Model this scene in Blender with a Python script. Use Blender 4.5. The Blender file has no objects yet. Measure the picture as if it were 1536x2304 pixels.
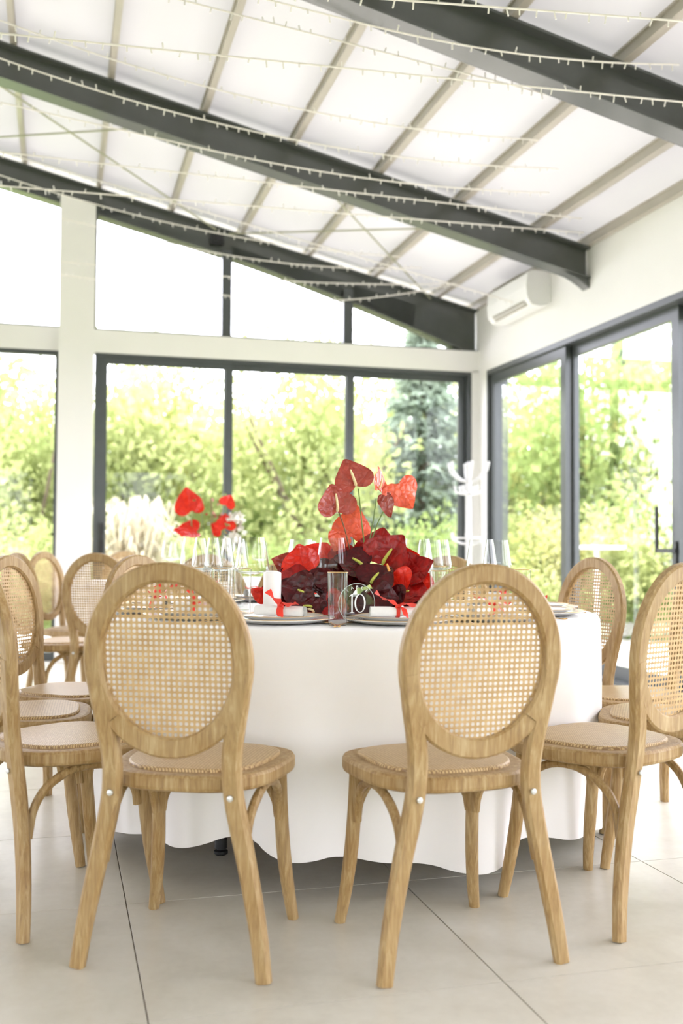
import bpy, math, random
from mathutils import Vector, Matrix
import numpy as np
random.seed(7)
PI = math.pi
S = bpy.context.scene
C = S.collection

# ------------------------------------------------------------------ camera, world, sun, exposure
F_PX, YAW, PITCH, ROLL, CAM_H = 2336.0, .2648, .0340, .0050, .97
fwd = Vector((math.sin(YAW)*math.cos(PITCH), math.cos(YAW)*math.cos(PITCH), math.sin(PITCH)))
rgt0 = Vector((math.cos(YAW), -math.sin(YAW), 0))
up0 = rgt0.cross(fwd)
rgt = rgt0*math.cos(ROLL)+up0*math.sin(ROLL)
upv = -rgt0*math.sin(ROLL)+up0*math.cos(ROLL)
cam_d = bpy.data.cameras.new('camera')
cam = bpy.data.objects.new('camera', cam_d); C.objects.link(cam)
cam.matrix_world = Matrix(((rgt.x, upv.x, -fwd.x, 0), (rgt.y, upv.y, -fwd.y, 0), (rgt.z, upv.z, -fwd.z, CAM_H), (0, 0, 0, 1)))
cam_d.sensor_fit = 'VERTICAL'; cam_d.sensor_height = 36.0; cam_d.sensor_width = 24.0
cam_d.lens = F_PX/2304*36.0
cam_d.clip_start = .05; cam_d.clip_end = 300
cam_d.dof.use_dof = True; cam_d.dof.focus_distance = 3.2; cam_d.dof.aperture_fstop = 2.3
S.camera = cam

W = bpy.data.worlds.new('world'); S.world = W; W.use_nodes = True
bg = W.node_tree.nodes['Background']
bg.inputs['Color'].default_value = (.985, .965, 1.10, 1); bg.inputs['Strength'].default_value = 8.0
sun_d = bpy.data.lights.new('sun', 'SUN'); sun_d.energy = 7.0; sun_d.angle = math.radians(4); sun_d.color = (1, .94, .82)
sun = bpy.data.objects.new('sun', sun_d); C.objects.link(sun)
sun.rotation_euler = Vector((.10, -.10, -1.0)).to_track_quat('-Z', 'Y').to_euler()
S.view_settings.view_transform = 'Standard'; S.view_settings.look = 'None'
S.view_settings.exposure = 0.30; S.view_settings.gamma = 1.0; S.view_settings.use_curve_mapping = False
S.cycles.transparent_max_bounces = 32; S.cycles.max_bounces = 7; S.cycles.diffuse_bounces = 4
S.cycles.glossy_bounces = 4; S.cycles.transmission_bounces = 4
S.cycles.caustics_reflective = False; S.cycles.caustics_refractive = False
S.cycles.sample_clamp_indirect = 6.0
S.cycles.use_denoising = True; S.cycles.use_adaptive_sampling = True; S.cycles.adaptive_threshold = .02

def ray(px, py):
    return rgt*((px-768)/F_PX)+upv*(-(py-1152)/F_PX)+fwd
EYE = Vector((0, 0, CAM_H))
def at_depth(px, py, d): return EYE+ray(px, py)*d
def at_z(px, py, z):
    r = ray(px, py); return EYE+r*((z-CAM_H)/r.z)
def at_y(px, py, y):
    r = ray(px, py); return EYE+r*(y/r.y)
def on_z(px, d, z):      # a point at image column px, distance d along the view, height z
    a = at_depth(px, 1232, d); return Vector((a.x, a.y, z))

# ------------------------------------------------------------------ materials
MAT = {}
def nodes_of(name):
    m = bpy.data.materials.new(name); m.use_nodes = True
    nt = m.node_tree; b = nt.nodes.get('Principled BSDF'); MAT[name] = m
    return m, nt, b
def lk(nt, a, b): nt.links.new(a, b)
def nd(nt, t, **kw):
    n = nt.nodes.new(t)
    for k, v in kw.items(): setattr(n, k, v)
    return n
def ramp(nt, fac, stops):
    r = nd(nt, 'ShaderNodeValToRGB'); lk(nt, fac, r.inputs['Fac'])
    e = r.color_ramp.elements
    while len(e) < len(stops): e.new(.5)
    for el, (p, c) in zip(e, stops): el.position = p; el.color = (*c, 1)
    return r
def coords(nt, scale=(1, 1, 1), kind='Object', rot=(0, 0, 0)):
    tc = nd(nt, 'ShaderNodeTexCoord'); mp = nd(nt, 'ShaderNodeMapping')
    mp.inputs['Scale'].default_value = scale; mp.inputs['Rotation'].default_value = rot
    lk(nt, tc.outputs[kind], mp.inputs['Vector']); return mp.outputs['Vector']
def noise(nt, vec, scale, detail=4, rough=.55, dist=0):
    n = nd(nt, 'ShaderNodeTexNoise'); n.inputs['Scale'].default_value = scale
    n.inputs['Detail'].default_value = detail; n.inputs['Roughness'].default_value = rough
    n.inputs['Distortion'].default_value = dist
    lk(nt, vec, n.inputs['Vector']); return n.outputs['Fac']
def bump(nt, b, h, strength=.2, dist=.002):
    bn = nd(nt, 'ShaderNodeBump'); bn.inputs['Strength'].default_value = strength; bn.inputs['Distance'].default_value = dist
    lk(nt, h, bn.inputs['Height']); lk(nt, bn.outputs['Normal'], b.inputs['Normal'])
def plain(name, col, rough=.5, metal=0, spec=.5, var=.06, vs=14, bs=0):
    m, nt, b = nodes_of(name)
    v = noise(nt, coords(nt), vs)
    c0 = tuple(max(0, x*(1-var)) for x in col); c1 = tuple(min(1, x*(1+var)) for x in col)
    lk(nt, ramp(nt, v, [(.3, c0), (.7, c1)]).outputs['Color'], b.inputs['Base Color'])
    b.inputs['Roughness'].default_value = rough; b.inputs['Metallic'].default_value = metal
    b.inputs['Specular IOR Level'].default_value = spec
    if bs: bump(nt, b, v, bs)
    return m
def wood(name, dark, mid, light, grain=(38, 38, 3.2)):
    m, nt, b = nodes_of(name)
    g = noise(nt, coords(nt, grain), 3.0, 6, .65, .6)
    p = noise(nt, coords(nt), 9, 3, .5)
    r1 = ramp(nt, g, [(.30, dark), (.50, mid), (.72, light)])
    r2 = ramp(nt, p, [(.38, mid), (.68, light)])
    mx = nd(nt, 'ShaderNodeMix', data_type='RGBA'); mx.inputs['Factor'].default_value = .30
    lk(nt, r1.outputs['Color'], mx.inputs['A']); lk(nt, r2.outputs['Color'], mx.inputs['B'])
    lk(nt, mx.outputs['Result'], b.inputs['Base Color'])
    b.inputs['Roughness'].default_value = .55
    bump(nt, b, g, .25, .0015)
    return m
wood('oak', (.165, .08, .022), (.32, .195, .066), (.50, .38, .20))
def cane_mat(name, a, c, sc):
    m, nt, b = nodes_of(name)
    vec = coords(nt, (1, 1, 1))
    w1 = nd(nt, 'ShaderNodeTexWave'); w1.inputs['Scale'].default_value = sc; w1.bands_direction = 'X'; lk(nt, vec, w1.inputs['Vector'])
    w2 = nd(nt, 'ShaderNodeTexWave'); w2.inputs['Scale'].default_value = sc; w2.bands_direction = 'Z'; lk(nt, vec, w2.inputs['Vector'])
    mm = nd(nt, 'ShaderNodeMath', operation='MULTIPLY'); lk(nt, w1.outputs['Fac'], mm.inputs[0]); lk(nt, w2.outputs['Fac'], mm.inputs[1])
    n = noise(nt, vec, 30, 3)
    ad = nd(nt, 'ShaderNodeMath', operation='MULTIPLY_ADD'); lk(nt, mm.outputs[0], ad.inputs[0]); ad.inputs[1].default_value = .5; lk(nt, n, ad.inputs[2])
    lk(nt, ramp(nt, ad.outputs[0], [(.3, a), (.9, c)]).outputs['Color'], b.inputs['Base Color'])
    b.inputs['Roughness'].default_value = .5
    return m, nt, b, ad
m, nt, b, ad = cane_mat('cane', (.36, .215, .08), (.60, .42, .20), 240)
m, nt, b = nodes_of('rattan')
vec = coords(nt, (1, 1, 1), rot=(0, 0, .785))
ck = nd(nt, 'ShaderNodeTexBrick'); ck.inputs['Scale'].default_value = 44; ck.inputs['Mortar Size'].default_value = .05
ck.inputs['Color1'].default_value = (.53, .375, .175, 1); ck.inputs['Color2'].default_value = (.66, .49, .25, 1); ck.inputs['Mortar'].default_value = (.27, .16, .065, 1)
lk(nt, vec, ck.inputs['Vector']); lk(nt, ck.outputs['Color'], b.inputs['Base Color']); b.inputs['Roughness'].default_value = .42
bump(nt, b, ck.outputs['Fac'], -.3, .001)
plain('bolt', (.62, .62, .58), .3, .6)
plain('wallpaint', (.83, .82, .79), .6, vs=2, var=.015)
plain('steel', (.085, .091, .086), .24, 0, .65, var=.08, vs=5)
plain('purlin_steel_lit', (.44, .405, .345), .35, 0, .5, var=.05, vs=5)  # lighter than the beam steel: light from below put into the colour
plain('alu_dark', (.075, .083, .085), .32, .1, .5, var=.05)
plain('black_metal', (.012, .012, .013), .35)
plain('white_metal', (.66, .66, .66), .35)
plain('white_plastic', (.84, .84, .82), .4, var=.01)
plain('vent_grey', (.36, .34, .29), .5)
plain('rod', (.36, .36, .25), .4, .3)
plain('wire_white', (.88, .84, .78), .45)
m, nt, b = nodes_of('bulb'); b.inputs['Base Color'].default_value = (.93, .9, .85, 1); b.inputs['Roughness'].default_value = .15
# floor tile
m, nt, b = nodes_of('tile')
vec = coords(nt, (1, 1, 1), 'Object')
info = nd(nt, 'ShaderNodeObjectInfo')
addv = nd(nt, 'ShaderNodeVectorMath', operation='ADD'); lk(nt, vec, addv.inputs[0]); lk(nt, info.outputs['Location'], addv.inputs[1])
n1 = noise(nt, addv.outputs[0], 3.2, 7, .62, .4); n2 = noise(nt, addv.outputs[0], 40, 3)
a1 = nd(nt, 'ShaderNodeMath', operation='MULTIPLY_ADD'); lk(nt, n2, a1.inputs[0]); a1.inputs[1].default_value = .22; lk(nt, n1, a1.inputs[2])
lk(nt, ramp(nt, a1.outputs[0], [(.38, (.485, .455, .37)), (.62, (.57, .542, .45)), (.85, (.625, .60, .515))]).outputs['Color'], b.inputs['Base Color'])
b.inputs['Roughness'].default_value = .33; b.inputs['Specular IOR Level'].default_value = .55
bump(nt, b, n2, .05, .001)
plain('grout', (.25, .22, .17), .8)
# translucent roof panel
m, nt, b = nodes_of('roof_sheet')
nt.nodes.remove(b); out = nt.nodes['Material Output']
vec = coords(nt); n1 = noise(nt, vec, 1.2, 2)
cr = ramp(nt, n1, [(.3, (.0285, .0283, .0277)), (.7, (.0310, .0308, .0302))])
tr = nd(nt, 'ShaderNodeBsdfTranslucent'); lk(nt, cr.outputs['Color'], tr.inputs['Color'])
df = nd(nt, 'ShaderNodeBsdfDiffuse'); df.inputs['Color'].default_value = (.50, .50, .495, 1)
ads = nd(nt, 'ShaderNodeAddShader'); lk(nt, tr.outputs[0], ads.inputs[0]); lk(nt, df.outputs[0], ads.inputs[1])
lk(nt, ads.outputs[0], out.inputs['Surface'])
# thin glass (window panes, table glass): reflection by angle over a clear sheet
def thin_glass(name, ior, gain, tint, rough=0.0, edge=None):
    m, nt, b = nodes_of(name); nt.nodes.remove(b); out = nt.nodes['Material Output']
    lf = nd(nt, 'ShaderNodeLayerWeight'); lf.inputs['Blend'].default_value = .5
    pw = nd(nt, 'ShaderNodeMath', operation='POWER'); lk(nt, lf.outputs['Facing'], pw.inputs[0]); pw.inputs[1].default_value = 4.0
    ma = nd(nt, 'ShaderNodeMath', operation='MULTIPLY_ADD'); lk(nt, pw.outputs[0], ma.inputs[0]); ma.inputs[1].default_value = 1.15; ma.inputs[2].default_value = ior
    mu = nd(nt, 'ShaderNodeMath', operation='MULTIPLY', use_clamp=True); lk(nt, ma.outputs[0], mu.inputs[0]); mu.inputs[1].default_value = gain
    t = nd(nt, 'ShaderNodeBsdfTransparent'); t.inputs['Color'].default_value = (*tint, 1)
    g = nd(nt, 'ShaderNodeBsdfGlossy'); g.inputs['Roughness'].default_value = rough; g.inputs['Color'].default_value = (.95, .97, .96, 1)
    if edge:
        lw = nd(nt, 'ShaderNodeLayerWeight'); lw.inputs['Blend'].default_value = .35
        cr = ramp(nt, lw.outputs['Facing'], [(.40, tint), (.78, tuple(.6*a_+.4*b_ for a_, b_ in zip(tint, edge))), (.97, edge)]); lk(nt, cr.outputs['Color'], t.inputs['Color'])
    mx = nd(nt, 'ShaderNodeMixShader'); lk(nt, mu.outputs[0], mx.inputs[0]); lk(nt, t.outputs[0], mx.inputs[1]); lk(nt, g.outputs[0], mx.inputs[2])
    lk(nt, mx.outputs[0], out.inputs['Surface']); return m
thin_glass('pane', .013, 2.0, (.93, .95, .94))
thin_glass('table_glass', .035, .6, (.975, .98, .975), 0.0, (.24, .26, .25))
thin_glass('acrylic', .04, .7, (.88, .89, .88), 0.02, (.6, .62, .6))
# cloth, crockery
m, nt, b = nodes_of('linen')
vec = coords(nt); n1 = noise(nt, vec, 3, 3); n2 = noise(nt, coords(nt, (1, 1, 1)), 420, 2)
lk(nt, ramp(nt, n1, [(.3, (.85, .835, .80)), (.7, (.88, .865, .835))]).outputs['Color'], b.inputs['Base Color'])
b.inputs['Roughness'].default_value = .75; b.inputs['Sheen Weight'].default_value = .15
bump(nt, b, n2, .06, .0006)
plain('napkin', (.86, .85, .81), .8, var=.03, vs=60, bs=.1)
plain('porcelain', (.86, .85, .82), .12, var=.01)
plain('gold', (.70, .46, .20), .25, .85, var=.03)
plain('gold_rim', (.66, .44, .20), .3, .6, var=.03)
plain('ribbon', (.86, .045, .022), .45, var=.1, vs=30)
plain('wax', (.88, .865, .83), .45, var=.01)
plain('wick', (.10, .08, .06), .8)
plain('lettering', (.93, .93, .91), .5, var=.01)
plain('acrylic_edge', (.62, .66, .64), .15, var=.02)
plain('box_black', (.010, .010, .010), .4)
def spathe(name, a, c, v):
    m, nt, b = nodes_of(name)
    vec = coords(nt)
    n1 = noise(nt, vec, 34, 3, .5, .8); wv = nd(nt, 'ShaderNodeTexVoronoi'); wv.feature = 'DISTANCE_TO_EDGE'; wv.inputs['Scale'].default_value = 46; lk(nt, vec, wv.inputs['Vector'])
    cr = ramp(nt, n1, [(.3, a), (.7, c)])
    vr = ramp(nt, wv.outputs['Distance'], [(0.0, v), (.07, (1, 1, 1))])
    mx = nd(nt, 'ShaderNodeMix', data_type='RGBA', blend_type='MULTIPLY'); mx.inputs['Factor'].default_value = .35
    lk(nt, cr.outputs['Color'], mx.inputs['A']); lk(nt, vr.outputs['Color'], mx.inputs['B'])
    lk(nt, mx.outputs['Result'], b.inputs['Base Color'])
    b.inputs['Roughness'].default_value = .24; b.inputs['Specular IOR Level'].default_value = .28; b.inputs['Coat Weight'].default_value = .06; b.inputs['Coat Roughness'].default_value = .1
    b.inputs['Subsurface Weight'].default_value = 0
    bump(nt, b, wv.outputs['Distance'], .6, .006)
spathe('petal_bright', (.62, .012, .006), (.86, .035, .012), (.6, .5, .5))
spathe('petal_dark', (.030, .001, .002), (.095, .003, .005), (.6, .4, .4))
spathe('petal_mid', (.20, .004, .004), (.42, .010, .008), (.55, .4, .4))
spathe('petal_brick', (.31, .045, .030), (.44, .075, .050), (.6, .5, .5))
spathe('petal_orange', (.62, .075, .030), (.80, .14, .06), (.6, .5, .5))
plain('spadix_cream', (.80, .66, .36), .5, var=.12, vs=200)
plain('spadix_green', (.50, .52, .08), .5, var=.15, vs=120)
plain('spadix_orange', (.80, .36, .07), .5, var=.12, vs=160)
plain('stem_green', (.16, .25, .06), .45)
plain('stem_brown', (.22, .13, .06), .5)
plain('petal_white', (.84, .82, .74), .6)
def leaf(name, a, c, tl):
    m, nt, b = nodes_of(name); nt.nodes.remove(b); out = nt.nodes['Material Output']
    vec = coords(nt); n1 = noise(nt, vec, 1.3, 3)
    cr = ramp(nt, n1, [(.32, a), (.68, c)])
    d = nd(nt, 'ShaderNodeBsdfDiffuse'); lk(nt, cr.outputs['Color'], d.inputs['Color'])
    t = nd(nt, 'ShaderNodeBsdfTranslucent'); lk(nt, cr.outputs['Color'], t.inputs['Color'])
    mx = nd(nt, 'ShaderNodeMixShader'); mx.inputs[0].default_value = tl
    lk(nt, d.outputs[0], mx.inputs[1]); lk(nt, t.outputs[0], mx.inputs[2]); lk(nt, mx.outputs[0], out.inputs['Surface'])
leaf('leaf_lime', (.33, .39, .15), (.50, .53, .25), .5)
leaf('leaf_green', (.22, .31, .10), (.38, .46, .18), .5)
leaf('leaf_yellow', (.44, .46, .15), (.60, .58, .25), .5)
leaf('needle_blue', (.20, .26, .20), (.34, .40, .31), .35)
leaf('reed', (.42, .38, .27), (.60, .56, .44), .4)
leaf('lawn_blade', (.16, .22, .05), (.27, .32, .09), .4)
plain('bark', (.16, .12, .085), .9, var=.3, vs=8)
plain('terrace', (.60, .57, .52), .8, var=.05, vs=3)
plain('lawn', (.13, .19, .045), .95, var=.25, vs=2)

# ------------------------------------------------------------------ mesh builder
class MB:
    def __init__(self): self.v = []; self.f = []
    def add(self, vs, fs):
        o = len(self.v); self.v += [tuple(p) for p in vs]; self.f += [tuple(i+o for i in q) for q in fs]; return self
    def box(self, a, b):
        (x0, y0, z0), (x1, y1, z1) = a, b
        return self.add([(x0, y0, z0), (x1, y0, z0), (x1, y1, z0), (x0, y1, z0), (x0, y0, z1), (x1, y0, z1), (x1, y1, z1), (x0, y1, z1)],
                        [(0, 3, 2, 1), (4, 5, 6, 7), (0, 1, 5, 4), (1, 2, 6, 5), (2, 3, 7, 6), (3, 0, 4, 7)])
    def prism(self, poly, y0, y1):       # polygon in x-z, extruded along y
        n = len(poly); vs = [(x, y0, z) for x, z in poly]+[(x, y1, z) for x, z in poly]
        fs = [tuple(range(n)), tuple(range(2*n-1, n-1, -1))]+[(i, i+n, (i+1) % n+n, (i+1) % n) for i in range(n)]
        return self.add(vs, fs)
    def sweep(self, path, sec, hint=(0, 1, 0), closed=False, scale=None, cap=True):
        path = [Vector(p) for p in path]; n = len(path); k = len(sec); hint = Vector(hint); vs = []
        for i, p in enumerate(path):
            if closed: t = path[(i+1) % n]-path[i-1]
            else: t = path[min(i+1, n-1)]-path[max(i-1, 0)]
            t.normalize(); s = hint.cross(t)
            if s.length < 1e-5: s = Vector((1, 0, 0)).cross(t)
            s.normalize(); u = t.cross(s); sc = scale[i] if scale else 1
            for a, c in sec: vs.append(p+s*(a*sc)+u*(c*sc))
        fs = []
        for i in range(n if closed else n-1):
            j = (i+1) % n
            for q in range(k): fs.append((i*k+q, i*k+(q+1) % k, j*k+(q+1) % k, j*k+q))
        if cap and not closed: fs += [tuple(range(k-1, -1, -1)), tuple((n-1)*k+q for q in range(k))]
        return self.add(vs, fs)
    def tube(self, path, r, seg=8, closed=False, scale=None, hint=(.13, .97, .21)):
        return self.sweep(path, [(r*math.cos(2*PI*i/seg), r*math.sin(2*PI*i/seg)) for i in range(seg)], hint, closed, scale)
    def lathe(self, prof, seg=24, c=(0, 0, 0), cap0=True, cap1=True):
        vs = []; n = len(prof)
        for r, z in prof:
            for i in range(seg):
                a = 2*PI*i/seg; vs.append((c[0]+r*math.cos(a), c[1]+r*math.sin(a), c[2]+z))
        fs = [(i*seg+q, i*seg+(q+1) % seg, (i+1)*seg+(q+1) % seg, (i+1)*seg+q) for i in range(n-1) for q in range(seg)]
        if cap0: fs.append(tuple(range(seg-1, -1, -1)))
        if cap1: fs.append(tuple((n-1)*seg+q for q in range(seg)))
        return self.add(vs, fs)
    def mesh(self, name, mat, smooth=False):
        me = bpy.data.meshes.new(name); me.from_pydata(self.v, [], self.f); me.update()
        if mat: me.materials.append(MAT[mat])
        if smooth: me.shade_smooth(); me.set_sharp_from_angle(angle=math.radians(38))
        return me
    def build(self, name, mat, parent=None, smooth=False, loc=None):
        return put(name, self.mesh(name, mat, smooth), parent, loc)
def put(name, me, parent=None, loc=None):
    o = bpy.data.objects.new(name, me); C.objects.link(o)
    if parent: o.parent = parent
    if loc is not None: o.location = loc
    return o
def empty(name, loc=(0, 0, 0), rz=0):
    o = bpy.data.objects.new(name, None); C.objects.link(o); o.location = loc; o.rotation_euler = (0, 0, rz); o.empty_display_size = .05
    return o
def tag(o, label, cat, group=None, kind=None):
    o['label'] = label
    if cat: o['category'] = cat
    if group: o['group'] = group
    if kind: o['kind'] = kind
    return o
def struct(o, label=None, cat=None): o['kind'] = 'structure'; o['label'] = label or o.name; (cat and o.__setitem__('category', cat)); return o
def copy_tree(o, parent=None):
    c = o.copy(); C.objects.link(c)
    if parent: c.parent = parent
    for ch in [k for k in bpy.data.objects if k.parent == o]: copy_tree(ch, c)
    return c
def rrect(w, h, c):      # chamfered rectangle section
    w /= 2; h /= 2
    return [(w, -h+c), (w, h-c), (w-c, h), (-w+c, h), (-w, h-c), (-w, -h+c), (-w+c, -h), (w-c, -h)]
def spline(pts, n):      # Catmull-Rom
    P = [Vector(p) for p in pts]; P = [P[0]*2-P[1]]+P+[P[-1]*2-P[-2]]; out = []
    m = len(P)-3
    for i in range(n):
        t = i/(n-1)*m; k = min(int(t), m-1); t -= k; a, b, c, d = P[k:k+4]
        out.append(.5*((2*b)+(c-a)*t+(2*a-5*b+4*c-d)*t*t+(3*b-a-3*c+d)*t**3))
    return out

# ------------------------------------------------------------------ the room
XR, YB, XL, YF, RIDGE = 3.82, 9.12, -7.82, -4.35, -2.0
def roofz(x): return 4.142-.2376*x if x >= RIDGE else 4.142-.2376*(2*RIDGE-x)
PANEL = .078     # the sheets lie on purlins this high

floor = struct(empty('floor', (0, 0, 0)), 'beige stone tile floor of the hall', 'floor')
MB().box((XL-.1, YF-.1, -.06), (XR+.2, YB+.2, -.004)).build('grout_bed', 'grout', floor)
TX, TY = .785, .722
t_me = MB()
g = .0017; bv = .0002
x1, y1 = TX/2-g, TY/2-g
t_me.add([(-x1, -y1, -.03), (x1, -y1, -.03), (x1, y1, -.03), (-x1, y1, -.03), (-x1, -y1, -bv), (x1, -y1, -bv), (x1, y1, -bv), (-x1, y1, -bv),
          (-x1+bv, -y1+bv, 0), (x1-bv, -y1+bv, 0), (x1-bv, y1-bv, 0), (-x1+bv, y1-bv, 0)],
         [(0, 1, 5, 4), (1, 2, 6, 5), (2, 3, 7, 6), (3, 0, 4, 7), (4, 5, 9, 8), (5, 6, 10, 9), (6, 7, 11, 10), (7, 4, 8, 11), (8, 9, 10, 11)])
tile_me = t_me.mesh('tile', 'tile')
for i in range(-10, 5):
    for j in range(-9, 10):
        put('tile', tile_me, floor, (.188+(i+.5)*TX, 2.18+(j+.5)*TY, 0))

ceil = struct(empty('ceiling', (0, 0, 0)), 'pitched ceiling of white translucent roof sheets on grey purlins', 'ceiling')
PX = [-.334+.6245*k for k in range(-2, 7)]
EDGES = [RIDGE]+PX+[XR+.12]
BEAMS = [9.13, 6.96, 4.71, 2.49, .27, -1.95, -4.17]       # near faces
BW = .15
ycuts = [YB+.55]+[y+BW/2 for y in BEAMS[1:]]
def sheet(x0, x1, ya, yb):
    mb = MB(); dz = PANEL
    mb.add([(x0, ya, roofz(x0)+dz), (x1, ya, roofz(x1)+dz), (x1, yb, roofz(x1)+dz), (x0, yb, roofz(x0)+dz)], [(0, 1, 2, 3)])
    mb.build('roof_sheet', 'roof_sheet', ceil)
for a, c in zip(EDGES[:-1], EDGES[1:]):
    for ya, yb in zip(ycuts[:-1], ycuts[1:]): sheet(a, c, yb, ya)
LX = [RIDGE-(c-RIDGE) for c in EDGES]
for a, c in zip(LX[:-1], LX[1:]):
    sheet(c, a, YF, YB+.55)
sheet(RIDGE, RIDGE+.003, YF, YF+.01)
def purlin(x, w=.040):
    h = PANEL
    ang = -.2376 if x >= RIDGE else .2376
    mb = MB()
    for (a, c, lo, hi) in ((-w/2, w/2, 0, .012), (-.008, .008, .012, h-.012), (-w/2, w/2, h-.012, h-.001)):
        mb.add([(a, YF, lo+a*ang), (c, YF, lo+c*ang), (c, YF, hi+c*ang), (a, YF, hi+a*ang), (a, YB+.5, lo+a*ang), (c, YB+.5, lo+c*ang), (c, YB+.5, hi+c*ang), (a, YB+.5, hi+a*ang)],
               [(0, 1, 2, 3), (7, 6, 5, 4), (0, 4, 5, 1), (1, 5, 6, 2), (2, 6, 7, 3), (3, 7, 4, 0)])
    mb.build('purlin', 'purlin_steel_lit', ceil, loc=(x, 0, roofz(x)+.001))
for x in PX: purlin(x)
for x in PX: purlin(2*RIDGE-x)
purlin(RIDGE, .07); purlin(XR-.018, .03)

BH = .24
def beam(y0, label, haunch):
    r = struct(empty('roof_beam', (0, y0+BW/2, 0)), label, 'beam')
    def zt(x): return roofz(x)-.002
    def band(xs, zlo, zhi, ya, yb, nm):
        mb = MB()
        vs = []
        for x in xs: vs += [(x, ya, zlo(x)), (x, yb, zlo(x)), (x, yb, zhi(x)), (x, ya, zhi(x))]
        fs = [(0, 1, 2, 3)]+[(4*i+q, 4*i+4+q, 4*i+4+(q+1) % 4, 4*i+(q+1) % 4) for i in range(len(xs)-1) for q in range(4)]
        k = 4*(len(xs)-1); fs.append((k+3, k+2, k+1, k))
        mb.add(vs, fs); mb.build(nm, 'steel', r)
    xr = [XL+.02+i*.2 for i in range(int((RIDGE-XL)/.2)+1)]+[RIDGE]+[RIDGE+.1+i*.1 for i in range(int((XR-.01-RIDGE)/.1))]+[XR-.008]
    def drop(x):
        if not haunch: return 0
        t = max(0, (x-1.35)/(XR-1.35)); return .21*t**1.6
    def zb(x): return zt(x)-BH-drop(x)
    band(xr, lambda x: zt(x)-.014, zt, -BW/2, BW/2, 'top_flange')
    band(xr, lambda x: zb(x)+.012, lambda x: zt(x)-.013, -.005, .005, 'web')
    band(xr, zb, lambda x: zb(x)+.014, -BW/2, BW/2, 'bottom_flange')
    if not haunch:   # curved bracket under the end
        pts = [(XR-.004, zb(XR)-.065)]
        for i in range(9):
            t = i/8; x = XR-.006-.24*t; pts.append((x, zb(x)-.065*(1-t)**1.8-.001))
        pts.append((XR-.004, zb(XR)+.001))
        MB().prism(pts, -.05, .05).build('bracket', 'steel', r)
    return r
bl = ['grey steel roof beam with a deep curved end above the glazed end wall', 'grey steel roof beam across the middle of the view, ending in a small bracket',
      'nearest grey steel roof beam, crossing the upper corner of the view', 'grey steel roof beam above the camera', 'second grey steel roof beam behind the camera position',
      'third grey steel roof beam behind the camera position', 'last grey steel roof beam by the entrance wall']
for i, y in enumerate(BEAMS): beam(y, bl[i], i == 0)

def rod(a, c, label):
    o = MB().tube([Vector((0, 0, 0)), Vector(c)-Vector(a)], .0075, 6).build('tie_rod', 'rod', None, True, Vector(a)); tag(o, label, 'tie rod')
def rp(x, y): return (x, y, roofz(x)-.05)
rod(rp(1.30, 9.10), rp(-.95, 7.12), 'thin diagonal tie rod running up to the far beam, leftmost in view')
rod(rp(-1.0, 9.10), rp(.85, 7.12), 'thin tie rod crossing beside the leftmost one, nearly level in view')
rod(rp(3.32, 9.10), rp(1.62, 7.12), 'thin diagonal tie rod ending above the air conditioner')
rod(rp(1.42, 9.10), rp(3.05, 7.12), 'thin tie rod crossing the one above the air conditioner')

o = MB().box((-.06, -.035, -.045), (.06, .0, .045)).box((-.03, -.05, -.02), (.05, -.035, .02)).build('junction_box', 'black_metal', None, False, at_y(487, 541, 9.19)); tag(o, 'small dark box fixed to the far roof beam left of centre', 'box')
# back wall: white posts and rail, dark frames, glass
HEAD, RAIL = 2.635, 2.835
wb = struct(empty('wall_back', (0, YB, 0)), 'white end wall of posts and a rail with glazing', 'wall')
MB().box((XL, 0, HEAD), (XR+.1, .14, RAIL)).build('rail', 'wallpaint', wb)
def post(x0, x1, yf):
    mb = MB(); zt0, zt1 = roofz(x0)-.21, roofz(x1)-.21
    y0, y1 = yf-YB, .14
    mb.add([(x0, y0, 0), (x1, y0, 0), (x1, y1, 0), (x0, y1, 0), (x0, y0, zt0), (x1, y0, zt1), (x1, y1, zt1), (x0, y1, zt0)],
           [(0, 3, 2, 1), (4, 5, 6, 7), (0, 1, 5, 4), (1, 2, 6, 5), (2, 3, 7, 6), (3, 0, 4, 7)])
    mb.build('post', 'wallpaint', wb)
post(-.03, .262, 9.0); post(-3.75, -3.46, 9.0); post(-7.8, -7.4, 9.0)
MB().box((3.745, 0, 0), (XR+.1, .14, HEAD+.01)).build('post', 'wallpaint', wb)
def bar(mb, x0, x1, y0, y1, z0, z1): mb.box((x0, y0, z0), (x1, y1, z1))
def rect_frame(x0, x1, z0, z1, y0, y1, w, wt=None, wb_=None):
    mb = MB(); wt = w if wt is None else wt; wb_ = w if wb_ is None else wb_
    mb.box((x0, y0, z0), (x0+w, y1, z1)); mb.box((x1-w, y0, z0), (x1, y1, z1))
    mb.box((x0+w, y0, z1-wt), (x1-w, y1, z1)); mb.box((x0+w, y0, z0), (x1-w, y1, z0+wb_)); return mb
def quad(name, P, mat, parent): return MB().add(P, [(0, 1, 2, 3)]).build(name, mat, parent)
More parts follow.
